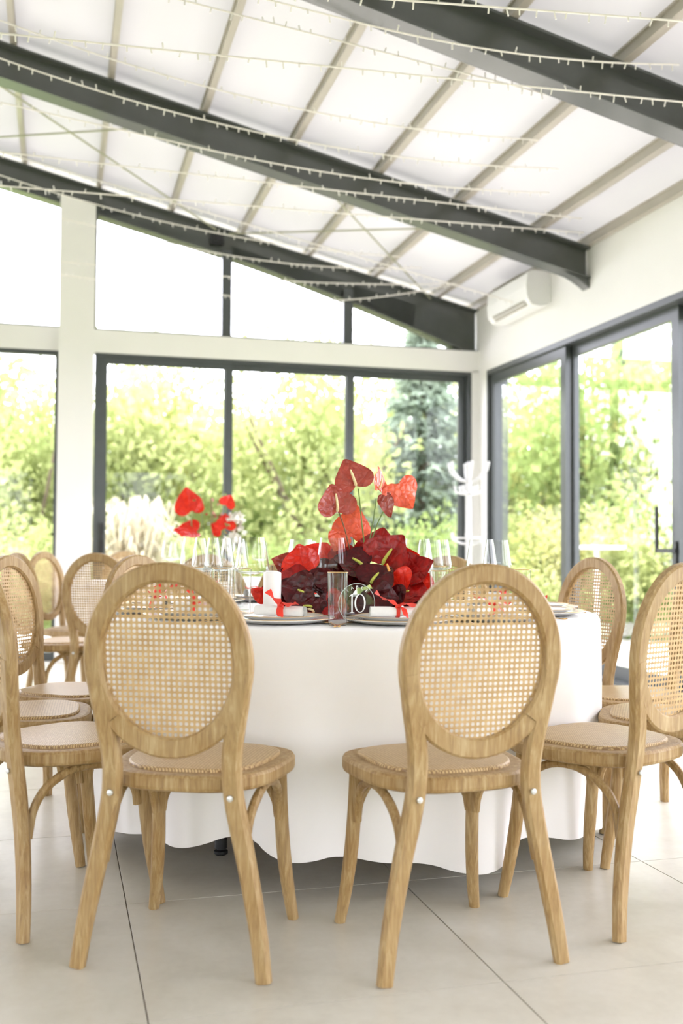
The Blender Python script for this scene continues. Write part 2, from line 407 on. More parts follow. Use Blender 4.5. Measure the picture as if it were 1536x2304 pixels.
# upper lights
def upper(n, x0, x1, mull, label):
    w = struct(empty('window_%d' % n, (0, YB, 0)), label, 'window')
    xs = [x0]+[c for m_ in mull for c in m_]+[x1]
    fr = MB(); fr.box((x0, .05, RAIL), (x1, .11, RAIL+.022)); fr.box((x0, .05, RAIL), (x0+.02, .11, roofz(x0)-.2))
    fr.build('window_frame', 'alu_dark', w)
    for a, c in mull: MB().box((a, .03, RAIL), (c, .12, roofz(a)-.2)).build('mullion', 'alu_dark', w)
    for k in range(0, len(xs), 2):
        a, c = xs[k], xs[k+1]; nz = 1
        quad('pane', [(a, .08, RAIL), (c, .08, RAIL), (c, .08, roofz(c)-.12), (a, .08, roofz(a)-.12)], 'pane', w)
upper(1, .262, XR+.05, [(1.368, 1.455), (2.492, 2.582)], 'three-part sloping upper window under the far roof beam')
upper(2, -3.46, -.03, [(-2.4, -2.31), (-1.3, -1.21)], 'sloping upper window at the left edge above the rail')
upper(3, -7.4, -3.75, [(-5.6, -5.5)], 'sloping upper window beyond the left post')
def slider(n, x0, x1, cuts, label, handle):
    d = struct(empty('door_%d' % n, (0, YB, 0)), label, 'door')
    rect_frame(x0, x1, 0, HEAD, .01, .13, .035, .03, .03).build('door_frame', 'alu_dark', d)
    xs = [x0+.035]+cuts+[x1-.035]
    for k in range(len(xs)-1):
        a, c = xs[k]-(.038 if k else 0), xs[k+1]+(.038 if k < len(xs)-2 else 0)
        y = (.02, .05, .08)[k % 3]
        s = rect_frame(a, c, .03, HEAD-.028, y, y+.034, .07, .062, .08).build('sash', 'alu_dark', d)
        quad('pane', [(a+.06, y+.017, .1), (c-.06, y+.017, .1), (c-.06, y+.017, HEAD-.08), (a+.06, y+.017, HEAD-.08)], 'pane', s)
        if k == handle:
            mb = MB(); mb.box((a+.025, y-.035, .80), (a+.045, y-.012, 1.17)); mb.box((a+.02, y-.012, .86), (a+.05, y+.001, 1.02))
            mb.build('door_handle', 'black_metal', d)
slider(1, .275, 3.745, [1.435, 2.565], 'dark framed three-panel sliding glass door in the end wall', 0)
wd = struct(empty('window_9', (0, YB, 0)), 'tall fixed window with a thin dark frame at the left edge', 'window')
rect_frame(-3.46, -.03, 0, HEAD, .02, .09, .026, .036, .07).build('window_frame', 'alu_dark', wd)
for a in (-2.35, -1.2): MB().box((a-.035, .02, .07), (a+.035, .09, HEAD-.036)).build('mullion', 'alu_dark', wd)
for a, c in ((-3.44, -2.38), (-2.32, -1.23), (-1.17, -.05)): quad('pane', [(a, .055, .06), (c, .055, .06), (c, .055, HEAD-.03), (a, .055, HEAD-.03)], 'pane', wd)
slider(3, -7.4, -3.75, [-5.6], 'dark framed sliding glass door beyond the left post', 9)

# right wall: header with three-track sliding doors below
wr = struct(empty('wall_right', (XR, 0, 0)), 'white side wall header above the sliding doors', 'wall')
MB().box((0, YF, HEAD-.012), (.2, YB+.14, roofz(XR)+.1)).build('header', 'wallpaint', wr)
MB().box((0, 8.945, 0), (.2, YB+.14, HEAD-.012)).build('pier', 'wallpaint', wr)
MB().box((0, 1.0, 0), (.2, 1.55, HEAD-.012)).build('pier', 'wallpaint', wr)
MB().box((0, YF, 0), (.2, -3.6, HEAD-.012)).build('pier', 'wallpaint', wr)
def side_slider(n, ya, yb, cuts, label, handles):      # ya far, yb near
    d = struct(empty('door_%d' % n, (XR, 0, 0)), label, 'door'); HD = HEAD-.012
    mb = MB(); mb.box((.0, yb, HD-.045), (.215, ya, HD)); mb.box((0, yb, 0), (.215, ya, .025)); mb.box((0, ya-.04, .025), (.2, ya, HD-.045)); mb.box((0, yb, .025), (.2, yb+.04, HD-.045))
    mb.build('door_frame', 'alu_dark', d)
    ys = [ya-.04]+cuts+[yb+.04]
    for k in range(len(ys)-1):
        a, c = ys[k], ys[k+1]
        t = min(k, 2) if k < 3 else max(0, 4-k)
        x = .025+.062*t; a2 = a+(.03 if k else 0); c2 = c-(.03 if k < len(ys)-2 else 0)
        s = MB(); w = .085
        s.box((x, c2, .025), (x+.045, c2+w, HD-.045)); s.box((x, a2-w, .025), (x+.045, a2, HD-.045))
        s.box((x, c2+w, HD-.045-.085), (x+.045, a2-w, HD-.045)); s.box((x, c2+w, .025), (x+.045, a2-w, .12))
        so = s.build('sash', 'alu_dark', d)
        quad('pane', [(x+.022, c2+w-.01, .1), (x+.022, a2-w+.01, .1), (x+.022, a2-w+.01, HD-.12), (x+.022, c2+w-.01, HD-.12)], 'pane', so)
        if k in handles:
            h = MB(); yh = c2+.035
            h.box((x-.012, yh-.012, .80), (x, yh+.018, 1.02)); h.box((x-.055, yh-.009, .945), (x-.01, yh+.012, .972))
            h.box((x-.066, yh-.012, .945), (x-.048, yh+.150, .972))
            h.v = h.v; h.build('door_handle', 'black_metal', d)
            h2 = MB(); h2.box((x-.066, yh+.135, .945), (x-.048, yh+.153, 1.25)); h2.build('door_handle', 'black_metal', d)
side_slider(4, 8.945, 1.55, [7.46, 6.0, 4.5, 3.0], 'dark framed multi-panel sliding glass door in the side wall', (1,))
side_slider(5, 1.0, -3.6, [-.5, -2.0], 'dark framed sliding glass door behind the camera position', ())

# left wall and front wall (out of view)
wl = struct(empty('wall_left', (XL, 0, 0)), 'far left wall with glazing out of view', 'wall')
MB().box((-.2, YF, HEAD), (0, YB+.14, roofz(XR)+.1)).build('header', 'wallpaint', wl)
for a, c in ((YF, -2.2), (0.4, 4.2), (7.6, YB+.14)): MB().box((-.2, a, 0), (0, c, HEAD)).build('pier', 'wallpaint', wl)
for n, (a, c) in enumerate(((-2.2, .4), (4.2, 7.6))):
    d = struct(empty('window_%d' % (n+4), (XL, 0, 0)), 'tall window in the far left wall', 'window')
    mb = MB(); k = 2; L = (c-a)/k
    for i in range(k+1): mb.box((-.12, a+i*L-.035, 0), (-.05, a+i*L+.035, HEAD))
    mb.box((-.12, a, HEAD-.08), (-.05, c, HEAD)); mb.box((-.12, a, 0), (-.05, c, .08)); mb.build('window_frame', 'alu_dark', d)
    for i in range(k): quad('pane', [(-.08, a+i*L, .05), (-.08, a+i*L+L, .05), (-.08, a+i*L+L, HEAD-.05), (-.08, a+i*L, HEAD-.05)], 'pane', d)
wf = struct(empty('wall_front', (0, YF, 0)), 'white wall with glazing behind the camera position', 'wall')
MB().prism([(XL, HEAD), (XR, HEAD), (XR, roofz(XR)+.1), (RIDGE, roofz(RIDGE)+.1), (XL, roofz(XL)+.1)], -.15, 0).build('gable', 'wallpaint', wf)
for a, c in ((XL, -7.2), (-4.2, -3.7), (-.5, -.1), (3.3, XR)): MB().box((a, -.15, 0), (c, 0, HEAD)).build('pier', 'wallpaint', wf)
for n, (a, c) in enumerate(((-7.2, -4.2), (-3.7, -.5), (-.1, 3.3))):
    d = struct(empty('window_%d' % (n+6), (0, YF, 0)), 'tall window in the wall behind the camera position', 'window')
    mb = rect_frame(a, c, 0, HEAD, -.12, -.05, .07)
    for k in (1, 2): mb.box((a+(c-a)*k/3-.035, -.12, .07), (a+(c-a)*k/3+.035, -.05, HEAD-.07))
    mb.build('window_frame', 'alu_dark', d)
    for k in range(3): quad('pane', [(a+(c-a)*k/3+.03, -.08, .05), (a+(c-a)*(k+1)/3-.03, -.08, .05), (a+(c-a)*(k+1)/3-.03, -.08, HEAD-.05), (a+(c-a)*k/3+.03, -.08, HEAD-.05)], 'pane', d)

# ------------------------------------------------------------------ chairs
def back_y(z): return -.115*(z-.43)
def make_chair():
    r = empty('dining_chair')
    # oval back frame
    A, B, ZC = .1775, .2005, .712
    def arc(a0, a1, k):
        out = []
        for i in range(k):
            t = math.radians(a0+(a1-a0)*i/(k-1)); z = ZC+B*math.sin(t); out.append((A*math.cos(t), back_y(z), z))
        return out
    MB().sweep(arc(-42, 222, 52), rrect(.045, .030, .006), (0, 1, 0)).build('backrest_frame', 'oak', r, True)
    MB().sweep(arc(222.35, 317.65, 26), rrect(.046, .024, .005), (0, 1, 0)).build('bottom_rail', 'oak', r, True)
    # woven cane web with open holes
    p = .0131; R0 = .0044; mb = MB(); a2, b2 = A-.0215+.007, B-.0215+.007
    octo = [(R0*math.cos(PI/8+i*PI/4), R0*math.sin(PI/8+i*PI/4)) for i in range(8)]
    h = p/2
    sq = [(h, h*.4142), (h*.4142, h), (-h*.4142, h), (-h, h*.4142), (-h, -h*.4142), (-h*.4142, -h), (h*.4142, -h), (h, -h*.4142)]
    sqr = [(h, h*.41), (h*.41, h), (-h*.41, h), (-h, h*.41), (-h, -h*.41), (-h*.41, -h), (h*.41, -h), (h, -h*.41)]
    cor = [(h, h), (-h, h), (-h, -h), (h, -h)]
    order = [0, 1, 2, 3, 4, 5, 6, 7]
    oc = [(R0*math.cos(PI/8+i*PI/4), R0*math.sin(PI/8+i*PI/4)) for i in range(8)]
    nx = int(a2/p)+1; nz = int(b2/p)+1
    for i in range(-nx, nx+1):
        for j in range(-nz, nz+1):
            cx, cz = i*p, j*p
            if (cx/a2)**2+(cz/b2)**2 > 1: continue
            def V(q): 
                z = ZC+cz+q[1]; return (cx+q[0], back_y(z)+.001, z)
            vs = [V(q) for q in oc]+[V(q) for q in sqr]+[V(q) for q in cor]
            fs = [(k, 8+k, 8+(k+1) % 8, (k+1) % 8) for k in range(8)]
            fs += [(8, 16, 9), (10, 17, 11), (12, 18, 13), (14, 19, 15)]
            mb.add(vs, fs)
    mb.build('cane_panel', 'cane', r)
    # legs
    for s in (-1, 1):
        pts = [(.222, -.004, 0), (.206, .004, .11), (.178, .010, .25), (.152, .008, .37), (.1435, .002, .44), (.145, -.006, .50), (.154, -.014, .56), (.166, -.022, .625), (.1755, -.030, .69)]
        path = spline([(s*x, y, z) for x, y, z in pts], 22)
        sc = [.80+.20*min(1, i/7) for i in range(22)]
        mb = MB().sweep(path, rrect(.044, .033, .008), (0, 1, 0), False, sc); lg = mb.build('leg', 'oak', r, True)
        path = spline([(s*x, y, z) for x, y, z in [(.192, .402, 0), (.182, .392, .07), (.1715, .376, .18), (.1665, .362, .30), (.165, .352, .412)]], 14)
        MB().tube(path, .0185, 10, scale=[.80+.2*min(1, i/6) for i in range(14)]).build('leg', 'oak', r, True)
        # side brace
        path = spline([(s*.166, .342, .272), (s*.168, .332, .315), (s*.172, .296, .366), (s*.173, .23, .394), (s*.172, .15, .392), (s*.168, .082, .358), (s*.166, .045, .305), (s*.172, .028, .235)], 26)
        MB().tube(path, .0115, 8).build('brace', 'oak', r, True)
        MB().lathe([(.0075, 0), (.0065, .003), (0.001, .0042)], 12).build('bolt', 'bolt', r, True).matrix_basis = Matrix.Translation((s*.143, -.0145, .405)) @ Matrix.Rotation(PI/2, 4, 'X')
    path = spline([(-.158, .366, .272), (-.148, .368, .32), (-.110, .37, .372), (-.04, .372, .395), (.04, .372, .395), (.110, .37, .372), (.148, .368, .32), (.158, .366, .272)], 26)
    MB().tube(path, .0115, 8).build('brace', 'oak', r, True)
    # seat
    def outline(ins, n=56):
        out = []
        y0, y1, w0, w1 = .013, .428, .192, .232
        for i in range(n):
            t = 2*PI*i/n; c, s_ = math.cos(t), math.sin(t); e = 3.0
            u = math.copysign(abs(c)**(2/e), c); v = math.copysign(abs(s_)**(2/e), s_)
            w = w0+(w1-w0)*(v+1)/2
            out.append((u*(w-ins), (y0+y1)/2+v*((y1-y0)/2-ins)))
        return out
    n = 56; mb = MB(); rings = [(.012, .404), (.002, .409), (0, .416), (0, .436), (.004, .443), (.012, .445)]
    vs = [(x, y, z) for ins, z in rings for x, y in outline(ins)]
    fs = [(i*n+q, i*n+(q+1) % n, (i+1)*n+(q+1) % n, (i+1)*n+q) for i in range(len(rings)-1) for q in range(n)]
    fs += [tuple(range(n-1, -1, -1)), tuple((len(rings)-1)*n+q for q in range(n))]
    mb.add(vs, fs).build('seat', 'oak', r)
    mb = MB(); rings = [(.036, .4445), (.0365, .450), (.041, .453), (.075, .456), (.12, .458), (.17, .459)]
    vs = [(x, y, z) for ins, z in rings for x, y in outline(ins)]
    fs = [(i*n+q, i*n+(q+1) % n, (i+1)*n+(q+1) % n, (i+1)*n+q) for i in range(len(rings)-1) for q in range(n)]
    fs += [tuple((len(rings)-1)*n+q for q in range(n))]
    mb.add(vs, fs).build('seat_pad', 'rattan', r)
    return r
CH = [  # x, y, facing (deg from +y towards +x), label
 (.254, 2.407, 26, 'oval cane-back oak chair in front of the table, left of centre, back turned'),
 (.928, 2.239, -3.2, 'oval cane-back oak chair in front of the table, right of centre, back turned'),
 (1.548, 2.424, -24.5, 'oval cane-back oak chair cut off by the right edge, large in front'),
 (-.167, 2.888, 64, 'oval cane-back oak chair cut off by the left edge, largest there'),
 (2.053, 2.815, -58, 'oak chair whose seat corner shows just behind the right edge chair'),
 (2.225, 3.344, -82, 'oak chair whose seat shows a second step behind the right edge chair'),
 (2.034, 3.779, -101.5, 'oval cane-back oak chair facing in beside the side doors, right of the table'),
 (1.665, 4.375, -142, 'oval cane-back oak chair behind the table, right of the flowers'),
 (1.07, 4.68, -176, 'oval cane-back oak chair behind the white candle, beyond the table'),
 (.665, 4.69, 166, 'oval cane-back oak chair behind the left wine glasses, beyond the table'),
 (.345, 4.33, 138, 'oval cane-back oak chair peeking just over the front left chair'),
 (-.139, 4.04, 120, 'oval cane-back oak chair at the left edge, behind the largest one there'),
 (-.32, 3.48, 92, 'oak chair at the left edge showing only its seat between two others'),
]
CH2 = [
 (.21, 5.62, 28, 'oval cane-back oak chair by the far table, back turned, before the white post'),
 (-.17, 5.86, 62, 'oak chair by the far table hidden behind the left edge chairs'),
 (-.055, 6.97, 125, 'small oval cane-back oak chair far left against the window, facing the far table'),
 (.50, 8.0, 155, 'oak chair beyond the far table, its top just above the front left chair'),
]
proto = make_chair()
CHAIRS = []
for i, (x, y, a, lab) in enumerate(CH+CH2):
    o = proto if i == 0 else copy_tree(proto)
    o.location = (x, y, 0); o.rotation_euler = (0, 0, -math.radians(a))
    tag(o, lab, 'chair', 'chairs around the near table' if i < len(CH) else 'chairs around the far table'); CHAIRS.append(o)

# ------------------------------------------------------------------ tables and cloths
TC = Vector((.990, 3.575, 0)); TR = .875; TZ = .747
def make_table(c, lab, cat='table'):
    r = tag(empty('round_table', (c.x, c.y, 0)), lab, cat)
    MB().lathe([(.845, .715), (.86, .72), (.86, .738), (.85, .742)], 64).build('tabletop', 'oak', r)
    for k in range(4):
        a = k*PI/2+math.radians(30)
        px, py = .56*math.cos(a), .56*math.sin(a)
        MB().tube([(px, py, .02), (px, py, .714)], .02, 10).build('leg', 'black_metal', r, True)
        MB().lathe([(.018, 0), (.022, .004), (.022, .012), (.013, .016), (.013, .03)], 14, (px, py, 0)).build('foot', 'black_metal', r)
    for k in range(2):
        a = k*PI/2+math.radians(30); px, py = .56*math.cos(a), .56*math.sin(a)
        MB().tube([(px, py, .66), (-px, -py, .66)], .014, 8).build('stretcher', 'black_metal', r, True)
    return r
def make_cloth(c, seed, lab, hem=.092):
    rnd = random.Random(seed); n = 288
    ph = [rnd.uniform(0, 2*PI) for _ in range(8)]
    prof = [(0.02, 0), (.3, 0), (.6, 0), (.825, 0), (.860, -.001), (.871, -.005), (.8760, -.013)]
    vs = []; rows = []
    for rr, dz in prof:
        rows.append([(rr*math.cos(2*PI*i/n), rr*math.sin(2*PI*i/n), TZ+dz) for i in range(n)])
    H = 30
    for k in range(1, H+1):
        s = k/H; row = []
        for i in range(n):
            t = 2*PI*i/n
            fold = .50*math.sin(11*t+ph[0]+.7*math.sin(2*t+ph[1]))+.34*math.sin(17*t+ph[2]+.8*math.sin(3*t+ph[3]))+.22*math.sin(7*t+ph[4])
            fold = math.copysign(abs(fold)**.85, fold)
            amp = .046*s**1.2
            hz = hem+.028*math.sin(2*t+ph[5])+.022*math.sin(5*t+ph[6])-.02*fold
            z = TZ-.013-(TZ-.013-hz)*s
            out_ = max(0, math.cos(t-.25))**2; rr = .8765+.004*math.sin(min(1, s*5)*PI/2)+(.035*out_-.008)*s+amp*(fold-.72*(1-out_))
            row.append((rr*math.cos(t), rr*math.sin(t), z))
        rows.append(row)
    for r_ in rows: vs += r_
    fs = [(i*n+q, i*n+(q+1) % n, (i+1)*n+(q+1) % n, (i+1)*n+q) for i in range(len(rows)-1) for q in range(n)]
    fs.append(tuple(range(n-1, -1, -1)))
    o = MB().add(vs, [f[::-1] for f in fs]).build('tablecloth', 'linen', None, True, (c.x, c.y, .0))
    return tag(o, lab, 'tablecloth')
make_table(TC, 'round dining table with black legs under the near white cloth')
make_cloth(TC, 5, 'long white cloth draped over the near round table')
T2 = Vector((1.05, 6.85, 0))
make_table(T2, 'round dining table under the far white cloth')
make_cloth(T2, 9, 'long white cloth draped over the far round table')

# ------------------------------------------------------------------ tableware
def merge_lathe(name, prof, mat, parent, seg=32): return MB().lathe(prof, seg, cap0=False, cap1=False).build(name, mat, parent, True)
def wine_glass():
    r = empty('wine_glass')
    outer = [(.0405, .252), (.044, .232), (.0485, .200), (.0525, .172), (.0545, .158), (.0540, .150), (.0500, .1435), (.040, .139), (.022, .1365), (.0075, .1345), (.0055, .130)]
    merge_lathe('bowl', outer, 'table_glass', r, 40)
    inner = [(.0395, .252), (.0428, .232), (.0472, .200), (.0512, .172), (.0528, .160), (.0520, .1525), (.0480, .1465), (.036, .1425), (.018, .1405), (.0005, .140)]
    merge_lathe('bowl', inner, 'table_glass', r, 40)
    MB().tube([(0, 0, .004), (0, 0, .03), (0, 0, .08), (0, 0, .132)], .0042, 12, scale=[1.5, .95, .85, 1.1]).build('stem', 'table_glass', r, True)
    merge_lathe('foot', [(.0005, .0065), (.006, .006), (.015, .0032), (.036, .0016), (.0375, .0008), (.036, 0), (.0005, 0)], 'table_glass', r)
    return r
def tumbler():
    r = empty('highball_glass')
    merge_lathe('wall', [(.0005, 0), (.025, 0), (.0265, .002), (.0275, .05), (.0295, .150), (.0283, .150), (.0262, .05), (.0248, .022), (.0225, .016), (.0005, .015)], 'table_glass', r, 32)
    MB().tube([(.0289*math.cos(2*PI*i/32), .0289*math.sin(2*PI*i/32), .1503) for i in range(32)], .0009, 6, True).build('rim', 'gold_rim', r, True)
    return r
def plate():
    r = empty('charger_plate')
    merge_lathe('charger', [(.0005, .006), (.10, .006), (.125, .009), (.158, .016), (.1605, .0155), (.160, .014), (.126, .005), (.10, .001), (.0005, 0)], 'porcelain', r, 48)
    MB().tube([(.1595*math.cos(2*PI*i/48), .1595*math.sin(2*PI*i/48), .0162) for i in range(48)], .0010, 6, True).build('rim', 'gold_rim', r, True)
    p2 = merge_lathe('dinner_plate', [(.0005, .013), (.08, .013), (.098, .016), (.124, .023), (.126, .0225), (.100, .0125), (.08, .0085), (.0005, .0085)], 'porcelain', r, 48)
    MB().tube([(.1255*math.cos(2*PI*i/48), .1255*math.sin(2*PI*i/48), .0232) for i in range(48)], .0009, 6, True).build('rim', 'gold_rim', p2, True)
    return r
def napkin():
    r = empty('rolled_napkin')
    # spiral roll lying along x
    path = []
    for i in range(64):
        a = i/63*2*PI*2.6; rr = .004+.0145*i/63; path.append((rr*math.cos(a), rr*math.sin(a)))
    mb = MB(); L = 9; vs = []
    for k in range(L):
        u = k/(L-1)*2-1; x = u*.082; pinch = 1-.26*math.exp(-(u/.16)**2)
        for (a, c) in path: vs.append((x, a*pinch, .0195+c*pinch*1.0))
    n = len(path); fs = [(k*n+i, k*n+i+1, (k+1)*n+i+1, (k+1)*n+i) for k in range(L-1) for i in range(n-1)]
    mb.add(vs, fs).build('roll', 'napkin', r, True)
    MB().sweep([(0, .0150*math.cos(2*PI*i/24), .0195+.0150*math.sin(2*PI*i/24)) for i in range(24)], rrect(.002, .011, .0005), (1, 0, 0), True).build('ribbon_band', 'ribbon', r, True)
    def strip(pts, w):
        P = spline(pts, 16); vs = []; 
        for i, p in enumerate(P):
            t = (P[min(i+1, 15)]-P[max(i-1, 0)]).normalized(); s = t.cross(Vector((0, 0, 1)))
            if s.length < .05: s = Vector((0, 1, 0))
            s.normalize(); s = (s+Vector((0, 0, .5*math.sin(i*.5)))).normalized()
            ww = w*(.45+.55*min(1, i/5)); vs += [p+s*ww, p-s*ww]
        fs = [(2*i, 2*i+1, 2*i+3, 2*i+2) for i in range(15)]
        MB().add(vs, fs).build('ribbon_tail', 'ribbon', r, True)
    strip([(0, 0, .036), (-.018, .012, .052), (-.045, .022, .060), (-.062, .030, .078)], .012)
    strip([(0, 0, .036), (.02, -.010, .045), (.045, -.018, .040), (.068, -.02, .046)], .012)
    strip([(0, 0, .036), (.012, -.018, .034), (.018, -.030, .018), (.022, -.036, .006)], .008)
    MB().box((-.007, -.007, .031), (.007, .007, .042)).build('knot', 'ribbon', r)
    return r
def cutlery(kind):
    r = empty(kind)
    h = MB().sweep(spline([(0, -.11, .003), (0, -.05, .004), (0, .0, .004), (0, .03, .0035)], 10), rrect(.0075, .003, .001), (0, 0, 1), False, [1.1, 1.1, 1, .95, .85, .75, .65, .6, .6, .7]).build('handle', 'gold', r, True)
    if kind == 'dinner_fork':
        mb = MB(); mb.box((-.011, .03, .003), (.011, .055, .0055))
        mb.build('fork_head', 'gold', r)
        for k in range(4): MB().box((-.011+k*.0064, .055, .003), (-.0082+k*.0064, .098, .0055)).build('tine', 'gold', r)
    else:
        MB().add([(-.004, .03, .003), (.004, .03, .003), (.010, .06, .003), (.008, .10, .003), (-.001, .125, .003), (-.005, .09, .003)]+[(-.004, .03, .0045), (.004, .03, .0045), (.010, .06, .0045), (.008, .10, .0045), (-.001, .125, .0045), (-.005, .09, .0045)],
                 [(5, 4, 3, 2, 1, 0), (6, 7, 8, 9, 10, 11)]+[(i, (i+1) % 6, (i+1) % 6+6, i+6) for i in range(6)]).build('blade', 'gold', r)
    return r
PROTO = {}
def copy_of(key, fn, loc, rz=0, label=None, cat=None, group=None):
    if key not in PROTO: PROTO[key] = fn(); o = PROTO[key]
    else: o = copy_tree(PROTO[key])
    o.location = loc; o.rotation_euler = (0, 0, rz); tag(o, label, cat, group); return o
PLACES = ['the front left chair', 'the front right chair', 'the chair at the right edge', 'the chair at the left edge', 'the seat corner behind the right edge chair',
          'the second seat behind the right edge chair', 'the chair beside the side doors', 'the far chair right of the flowers', 'the far chair behind the candle',
          'the far chair behind the left wine glasses', 'the chair peeking over the front left one', 'the second chair along the left edge', 'the left edge chair showing only its seat']
WINE = {0: (567, 3.28), 1: (748, 3.36), 2: (939, 3.48), 4: (1083, 3.62), 5: (1118, 3.95), 3: (466, 3.62), 12: (438, 3.85), 7: (966, 4.02), 9: (680, 4.15)}
TUMB = {0: (546, 3.40), 1: (760, 2.97), 2: (988, 3.22), 3: (507, 3.80), 7: (986, 3.95), 4: (1174, 3.45)}
ZT = TZ+.0012
for i, (x, y, a, lab) in enumerate(CH):
    d = Vector((x, y, 0))-TC; ang = math.atan2(d.x, -d.y); d.normalize(); t = Vector((-d.y, d.x, 0))   # t: to the guest's right... tangent
    pl = TC+d*.675; w = PLACES[i]
    rz = math.atan2(d.y, d.x)+PI/2
    copy_of('plate', plate, (pl.x, pl.y, ZT), rz, 'gold-rimmed white plate before '+w, 'plate', 'plates on the near table')
    copy_of('napkin', napkin, (pl.x, pl.y, ZT+.0135), rz+math.radians(random.uniform(-18, 18)+(8 if i else -4)), 'red-ribboned napkin roll before '+w, 'napkin', 'napkins on the near table')
    f = pl-t*.205+d*.02; k = pl+t*.205+d*.02
    copy_of('fork', lambda: cutlery('dinner_fork'), (f.x, f.y, ZT), rz+PI*0+math.radians(random.uniform(-6, 6)), 'gold fork before '+w, 'fork', 'forks on the near table')
    copy_of('knife', lambda: cutlery('table_knife'), (k.x, k.y, ZT), rz+math.radians(random.uniform(-6, 6)), 'gold knife before '+w, 'knife', 'knives on the near table')
    p = on_z(*WINE[i], ZT) if i in WINE else TC+d*.44+t*.10; p.z = ZT
    copy_of('wine', wine_glass, p, 0, 'wide tapering wine glass set for '+w, 'wine glass', 'wine glasses on the near table')
    p = on_z(*TUMB[i], ZT) if i in TUMB else TC+d*.50+t*.20; p.z = ZT
    copy_of('tumbler', tumbler, p, 0, 'gold-rimmed highball glass set for '+w, 'glass', 'highball glasses on the near table')
far_glass = ['leftmost', 'second from left', 'third from left', 'rightmost']
for k, (px, dd) in enumerate(((383, 6.45), (398, 6.9), (585, 6.6), (540, 6.3))):
    p = on_z(px, dd, ZT); copy_of('wine', wine_glass, p, 0, 'blurred wine glass on the far table, '+['leftmost', 'second from the left', 'rightmost', 'second from the right'][k], 'wine glass', 'wine glasses on the far table')

# candle
p = on_z(613, 3.20, ZT)
r = tag(empty('pillar_candle', p), 'white pillar candle standing left of the red flowers', 'candle')
MB().lathe([(.0265, 0), (.0275, .002), (.0275, .140), (.0265, .1435), (.012, .1485), (.002, .149)], 32).build('wax', 'wax', r, True)
MB().tube([(0, 0, .147), (.0006, 0, .156), (-.0004, 0, .164)], .0011, 6).build('wick', 'wick', r)

# number disc
p = on_z(803, 3.07, ZT)
r = tag(empty('table_number', p, math.atan2(-ray(803, 1300).x, ray(803, 1300).y)+math.radians(24)), 'round clear table number reading 10 in front of the flowers', 'sign')
RD = .058
ring = [(RD*math.sin(2*PI*i/64), RD*math.cos(2*PI*i/64)+RD-.001) for i in range(64)]
MB().prism(ring, -.0015, .0015).build('disc', 'acrylic', r)
MB().tube([(x, 0, z) for x, z in ring], .0010, 6, True).build('disc_edge', 'acrylic_edge', r, True)
def flat(name, polys, y=-.0022):
    for poly in polys: MB().prism(poly, y-.0004, y+.0004).build(name, 'lettering', r)
# figure 1 (serif) and figure 0
s = .0275; x0, z0 = -.0165, RD-.001
one = [(x0-.0022, z0-s*.95), (x0+.0022, z0-s*.95), (x0+.0022, z0+s), (x0-.0008, z0+s), (x0-.0085, z0+s*.78), (x0-.0080, z0+s*.71), (x0-.0022, z0+s*.84)]
flat('numeral', [one[::-1], [(x0-.0072, z0-s), (x0+.0072, z0-s), (x0+.0072, z0-s*.94), (x0-.0072, z0-s*.94)]])
mb = MB(); n = 48; xc = .0095; o_, i_ = [], []
for k in range(n):
    t = 2*PI*k/n; o_.append((xc+.0180*math.cos(t), z0+s*math.sin(t))); i_.append((xc+.0130*math.cos(t), z0+(s-.0018)*math.sin(t)))
vs = [(x, -.0026, z) for x, z in o_]+[(x, -.0026, z) for x, z in i_]+[(x, -.0018, z) for x, z in o_]+[(x, -.0018, z) for x, z in i_]
fs = []
for k in range(n):
    j = (k+1) % n
    fs += [(k, j, n+j, n+k), (2*n+k, 3*n+k, 3*n+j, 2*n+j), (k, 2*n+k, 2*n+j, j), (n+k, n+j, 3*n+j, 3*n+k)]
mb.add(vs, fs).build('numeral', 'lettering', r)
def text_part(body, size, loc, rot=0):
    cu = bpy.data.curves.new('lettering', 'FONT'); cu.body = body; cu.size = size; cu.align_x = 'CENTER'; cu.align_y = 'CENTER'; cu.extrude = .0003
    cu.materials.append(MAT['lettering'])
    tmp = bpy.data.objects.new('tmp', cu); C.objects.link(tmp)
    me = bpy.data.meshes.new_from_object(tmp.evaluated_get(bpy.context.evaluated_depsgraph_get()))
    bpy.data.objects.remove(tmp); bpy.data.curves.remove(cu)
    o = bpy.data.objects.new('lettering', me); C.objects.link(o); o.parent = r; o.location = loc; o.rotation_euler = (PI/2, rot, 0)
for k, ch in enumerate('TABLE'):
    a = math.radians(-40+20*k); rr = RD*.82
    text_part(ch, .0125, (rr*math.sin(a), -.0022, z0+rr*math.cos(a)), a)
text_part("MARCO'S", .0085, (0, -.0022, z0-RD*.78))

# ------------------------------------------------------------------ flower arrangement on the near table
AC = Vector(on_z(785, 3.45, TZ))
arr = tag(empty('flower_arrangement', (AC.x, AC.y, ZT)), 'tall red anthurium arrangement in a black tray in the middle of the table', 'flowers')
def heart(t):
    x = 16*math.sin(t)**3; y = -(13*math.cos(t)-5*math.cos(2*t)-2*math.cos(3*t)-math.cos(4*t))
    x, y = x/16.5, (y+5.5)/16.5
    ex, ey = .92*math.sin(t), .28-.78*math.cos(t)*(1 if math.cos(t) < 0 else .55)
    return .6*x+.4*ex, .58*y+.42*ey       # notch near y=0, tip at +y
ZF = fwd; 
def basis(tip_deg, yaw, pitch):
    """tip direction as seen from the camera (clockwise from up), then turned by yaw and pitch"""
    a = math.radians(tip_deg)
    T = upv*math.cos(a)+rgt*math.sin(a); N = -fwd
    X = T.cross(N)
    M = Matrix((X, T, N)).transposed()
    q = Matrix.Rotation(math.radians(yaw), 3, upv) @ Matrix.Rotation(math.radians(pitch), 3, rgt)
    return q @ M
